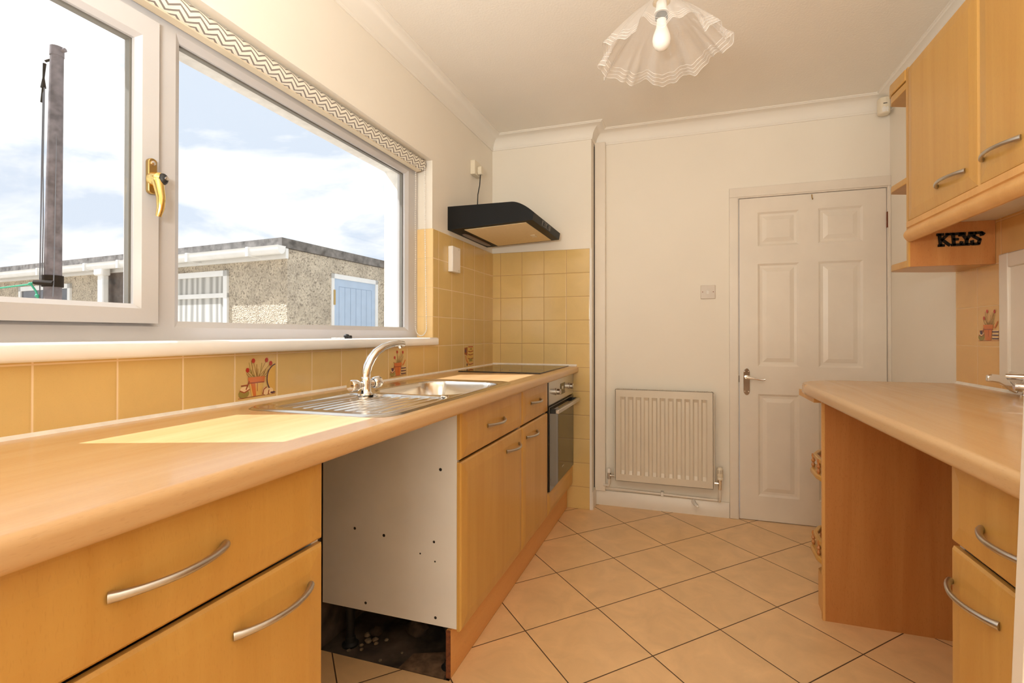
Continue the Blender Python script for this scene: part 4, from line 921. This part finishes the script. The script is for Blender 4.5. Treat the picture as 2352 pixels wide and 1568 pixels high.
# ------------------------------------------------------------------ things left in the gap under the cabinets
def lump(name, c, r, mat, label, group=None, cat='rubble', sq=(1, 1, 0.6), seed=0):
    rn = random.Random(seed); m = MB().ball(c, r, 10, 7, sq)
    m.v = [tuple(cc+(p-cc)*(1+rn.uniform(-0.22, 0.22)) if k < 2 else max(cc+(p-cc)*(1+rn.uniform(-0.2, 0.2)), -0.0125) for k, (p, cc) in enumerate(zip(v, c))) for v in m.v]
    # keep poles closed
    o = obj(name, m, mat, sharp=60); tag(o, label, cat, group); return o
rub = [(0.145, 1.545, 0.014), (0.165, 1.560, 0.012), (0.120, 1.575, 0.013), (0.180, 1.545, 0.009), (0.135, 1.520, 0.008), (0.150, 1.500, 0.007), (0.110, 1.480, 0.008), (0.250, 1.470, 0.006), (0.075, 1.505, 0.009), (0.205, 1.575, 0.008), (0.395, 1.466, 0.006), (0.300, 1.530, 0.005), (0.06, 1.53, 0.007)]
for i, (x, y, r) in enumerate(rub):
    lump('plaster_chip', (x, y, -0.0125+r*0.45), r, M_rubble, 'pale crumb of plaster on the bare floor under the cabinet with white side panel', 'plaster crumbs under the cabinet', 'rubble', seed=i)
lump('stone', (0.300, 1.640, 0.018), 0.045, M_stone, 'dark rounded stone lying deep under the white side panel', None, 'stone', (1, 0.9, 0.75), 40)
lump('stone', (0.150, 1.590, 0.004), 0.024, M_stone, 'small dark stone beside the black plastic cabinet leg', None, 'stone', (1, 1, 0.8), 41)
m = MB().hexa([(0.335, 1.452, -0.0125), (0.505, 1.452, -0.0125), (0.505, 1.60, -0.0125), (0.345, 1.535, -0.0125), (0.335, 1.452, -0.007), (0.505, 1.452, -0.007), (0.505, 1.60, -0.007), (0.345, 1.535, -0.007)])
o = obj('hardboard_offcut', m, plain('dirty_hardboard', rgb(120, 92, 68), 0.9, var=0.3, vs=25)); tag(o, 'flat brown hardboard offcut on the bare floor behind the plinth end', 'board')

# ------------------------------------------------------------------ OUTSIDE
m = MB().box(-40, -0.256, -25, 40, -0.35, -0.25); struct('ground', m, M_ground)
C0 = (-3.417, 4.790); LV = (-0.9962, 0.0870); LN = (-0.0870, -0.9962); RV = (0.035, 0.9994); RN = (0.9994, -0.035)
sd = thing('outbuilding', (C0[0]-2.5, C0[1]+1.5, -0.25), 'flat-roofed pebble-dashed outbuilding with a blue door outside the window', 'outbuilding')
B0 = (C0[0]-0.07, C0[1]+0.05)
P1 = (C0[0]+LV[0]*9, C0[1]+LV[1]*9); P2 = (C0[0]+RV[0]*4.5, C0[1]+RV[1]*4.5); P3 = (P1[0]+RV[0]*4.5, P1[1]+RV[1]*4.5)
m = MB().prism([C0, P2, P3, P1], 'z', -0.25, 2.20); obj('walls', m, M_dash, sd)
def off(p, a, b): return (p[0]+RN[0]*a+LN[0]*b, p[1]+RN[1]*a+LN[1]*b)
m = MB().prism([off(C0, 0.035, 0.11), off(P2, 0.035, 0.0), P3, off(P1, 0, 0.11)], 'z', 2.205, 2.320); obj('roof', m, M_felt, sd)
m = MB().obox(C0, LV, LN, -0.02, 9, 0.0, 0.04, 2.075, 2.2); obj('fascia', m, M_outwhite, sd)
m = MB(); pr = []
for i in range(11):
    a = PI+PI*i/10; pr.append((0.165+0.055*math.cos(a), 2.190+0.085*math.sin(a)))
pr += [(0.226, 2.205), (0.104, 2.205)]
nn_ = len(pr); ends = []
for s_ in (-0.10, 9.0): ends.append([(C0[0]+LV[0]*s_+LN[0]*d, C0[1]+LV[1]*s_+LN[1]*d, z) for d, z in pr])
m.poly(ends[0]+ends[1], [tuple(range(nn_)), tuple(range(2*nn_-1, nn_-1, -1))]+[(i, (i+1) % nn_, nn_+(i+1) % nn_, nn_+i) for i in range(nn_)])
gt = obj('gutter', m, M_outwhite, sd)
for s_ in (0.40, 1.55, 3.1, 3.95, 5.3, 7.0):
    obj('gutter_bracket', MB().obox(C0, LV, LN, s_, s_+0.045, 0.04, 0.230, 2.098, 2.214), M_outwhite, gt)
m = MB().obox(C0, LV, LN, 3.56, 3.78, 0.08, 0.20, 2.02, 2.13); m.obox(C0, LV, LN, 3.60, 3.74, 0.08, 0.17, -0.25, 2.04); obj('downpipe', m, M_outwhite, sd, bevel=0.02)
m = MB().obox(C0, LV, LN, 3.38, 3.99, -0.01, 0.006, -0.25, 2.10); obj('dark_strip', m, plain('dark_strip_grey', rgb(120, 112, 106), 0.95, var=0.2), sd)  # flat darker strip of wall behind the downpipe
def ob_window(s0, s1, z0, z1, tr, glassmat, name):
    m = MB(); f = 0.075
    for a, b, c, d in ((s0, s0+f, z0, z1), (s1-f, s1, z0, z1), (s0, s1, z1-f, z1), (s0, s1, z0, z0+f)): m.obox(C0, LV, LN, a, b, -0.02, 0.03, c, d)
    if tr: m.obox(C0, LV, LN, s0, s1, -0.02, 0.028, tr-0.03, tr+0.03)
    w_ = obj('window', m, M_outwhite, sd)
    obj(name, MB().obox(C0, LV, LN, s0+f*0.5, s1-f*0.5, -0.03, 0.010, z0+f*0.5, z1-f*0.5), glassmat, w_)
ob_window(1.06, 2.75, 0.95, 1.985, 1.655, M_net, 'net_curtain')
ob_window(4.80, 6.42, 0.95, 1.960, None, M_darkglass, 'pane')
m = MB(); s0, s1, z1 = 0.747, 1.754, 1.985
for a, b, c, d in ((s0, s0+0.05, -0.25, z1), (s1-0.06, s1, -0.25, z1), (s0, s1, z1-0.065, z1)): m.obox(C0, RV, RN, a, b, -0.02, 0.02, c, d)
dfr = obj('door_frame', m, M_outwhite, sd)
m = MB(); m.obox(C0, RV, RN, s0+0.05, s1-0.06, -0.02, 0.006, -0.25, z1-0.065)
blue = obj('door', m, M_blue, dfr)
m = MB()
for i in range(7): a = s0+0.15+i*0.118; m.obox(C0, RV, RN, a, a+0.006, 0.006, 0.0075, -0.25, z1-0.17)
m.obox(C0, RV, RN, s0+0.15, s0+0.15+0.118*6, 0.006, 0.0075, z1-0.176, z1-0.17); obj('board_grooves', m, plain('groove_blue', rgb(138, 160, 188), 0.6), blue)
obj('hinge', MB().obox(C0, RV, RN, s0+0.03, s0+0.065, 0.02, 0.026, 1.55, 1.76), M_dullbrass, dfr)
# washing line post
po = thing('washing_line_post', (-2.955, 2.213, -0.25), 'dark weathered washing line post standing in the yard', 'post')
m = MB().tube([(-2.958, 2.213, -0.25), (-2.956, 2.213, 1.4), (-2.945, 2.213, 2.2), (-2.926, 2.213, 3.10)], [0.050, 0.048, 0.043, 0.036], 16); obj('pole', m, M_pole, po)
m = MB().tube([(-2.926, 2.213, 3.09), (-2.924, 2.213, 3.155)], [0.039, 0.038], 16); m.tube([(-2.895, 2.222, 3.13), (-2.868, 2.23, 3.135)], 0.014, 8); obj('top_cap', m, M_pole, po)
m = MB(); m.tube([(-3.025, 2.150, 1.50), (-2.955, 2.165, 1.497), (-2.888, 2.185, 1.492)], [0.017, 0.020, 0.019], 8); m.tube([(-2.957, 2.213, 1.47), (-2.957, 2.213, 1.55)], 0.058, 16); obj('cleat', m, M_iron, po)
m = MB(); m.tube([(-2.985, 2.175, 3.03), (-2.990, 2.172, 2.93), (-2.992, 2.172, 2.86)], [0.010, 0.006, 0.016], 8); m.tube([(-2.992, 2.172, 2.86), (-3.008, 2.170, 2.76)], [0.008, 0.006], 8); m.tube([(-2.93, 2.21, 3.08), (-2.985, 2.178, 3.05)], 0.009, 6); obj('pulley', m, M_iron, po)
m = MB(); m.tube([(-2.992, 2.172, 2.86), (-3.004, 2.172, 2.3), (-3.008, 2.168, 1.5), (-3.008, 2.17, 0.9)], 0.004, 6); m.tube([(-2.980, 2.172, 2.86), (-2.990, 2.172, 2.3), (-2.975, 2.168, 1.9), (-2.97, 2.16, 1.5)], 0.004, 6)
m.tube([(-2.90, 2.20, 3.02), (-2.905, 2.20, 2.3), (-2.888, 2.185, 1.6), (-2.890, 2.18, 1.40)], 0.0035, 6); obj('halyards', m, M_cord, po)
m = MB(); g0 = Vector((-3.018, 2.148, 1.505)); 
m.tube([g0, g0+Vector((-0.04, -0.012, -0.02)), g0+Vector((-0.30, -0.09, -0.053)), g0+Vector((-1.2, -0.37, -0.15)), g0+Vector((-3.0, -0.93, -0.25))], 0.0055, 8)
m.tube([g0+Vector((-0.03, -0.01, -0.015)), g0+Vector((0.01, 0.0, -0.07)), g0+Vector((0.03, 0.0, -0.12)), g0+Vector((0.06, 0.01, -0.16)), g0+Vector((0.07, 0.01, -0.24))], 0.006, 8)
m.ball(g0+Vector((-0.035, -0.01, -0.017)), 0.012, 8, 6); m.ball(g0+Vector((0.02, 0.0, -0.10)), 0.013, 8, 6)
gl_ = obj('washing_line', m, M_green); tag(gl_, 'green cord tied to the cleat of the yard post', 'cord')
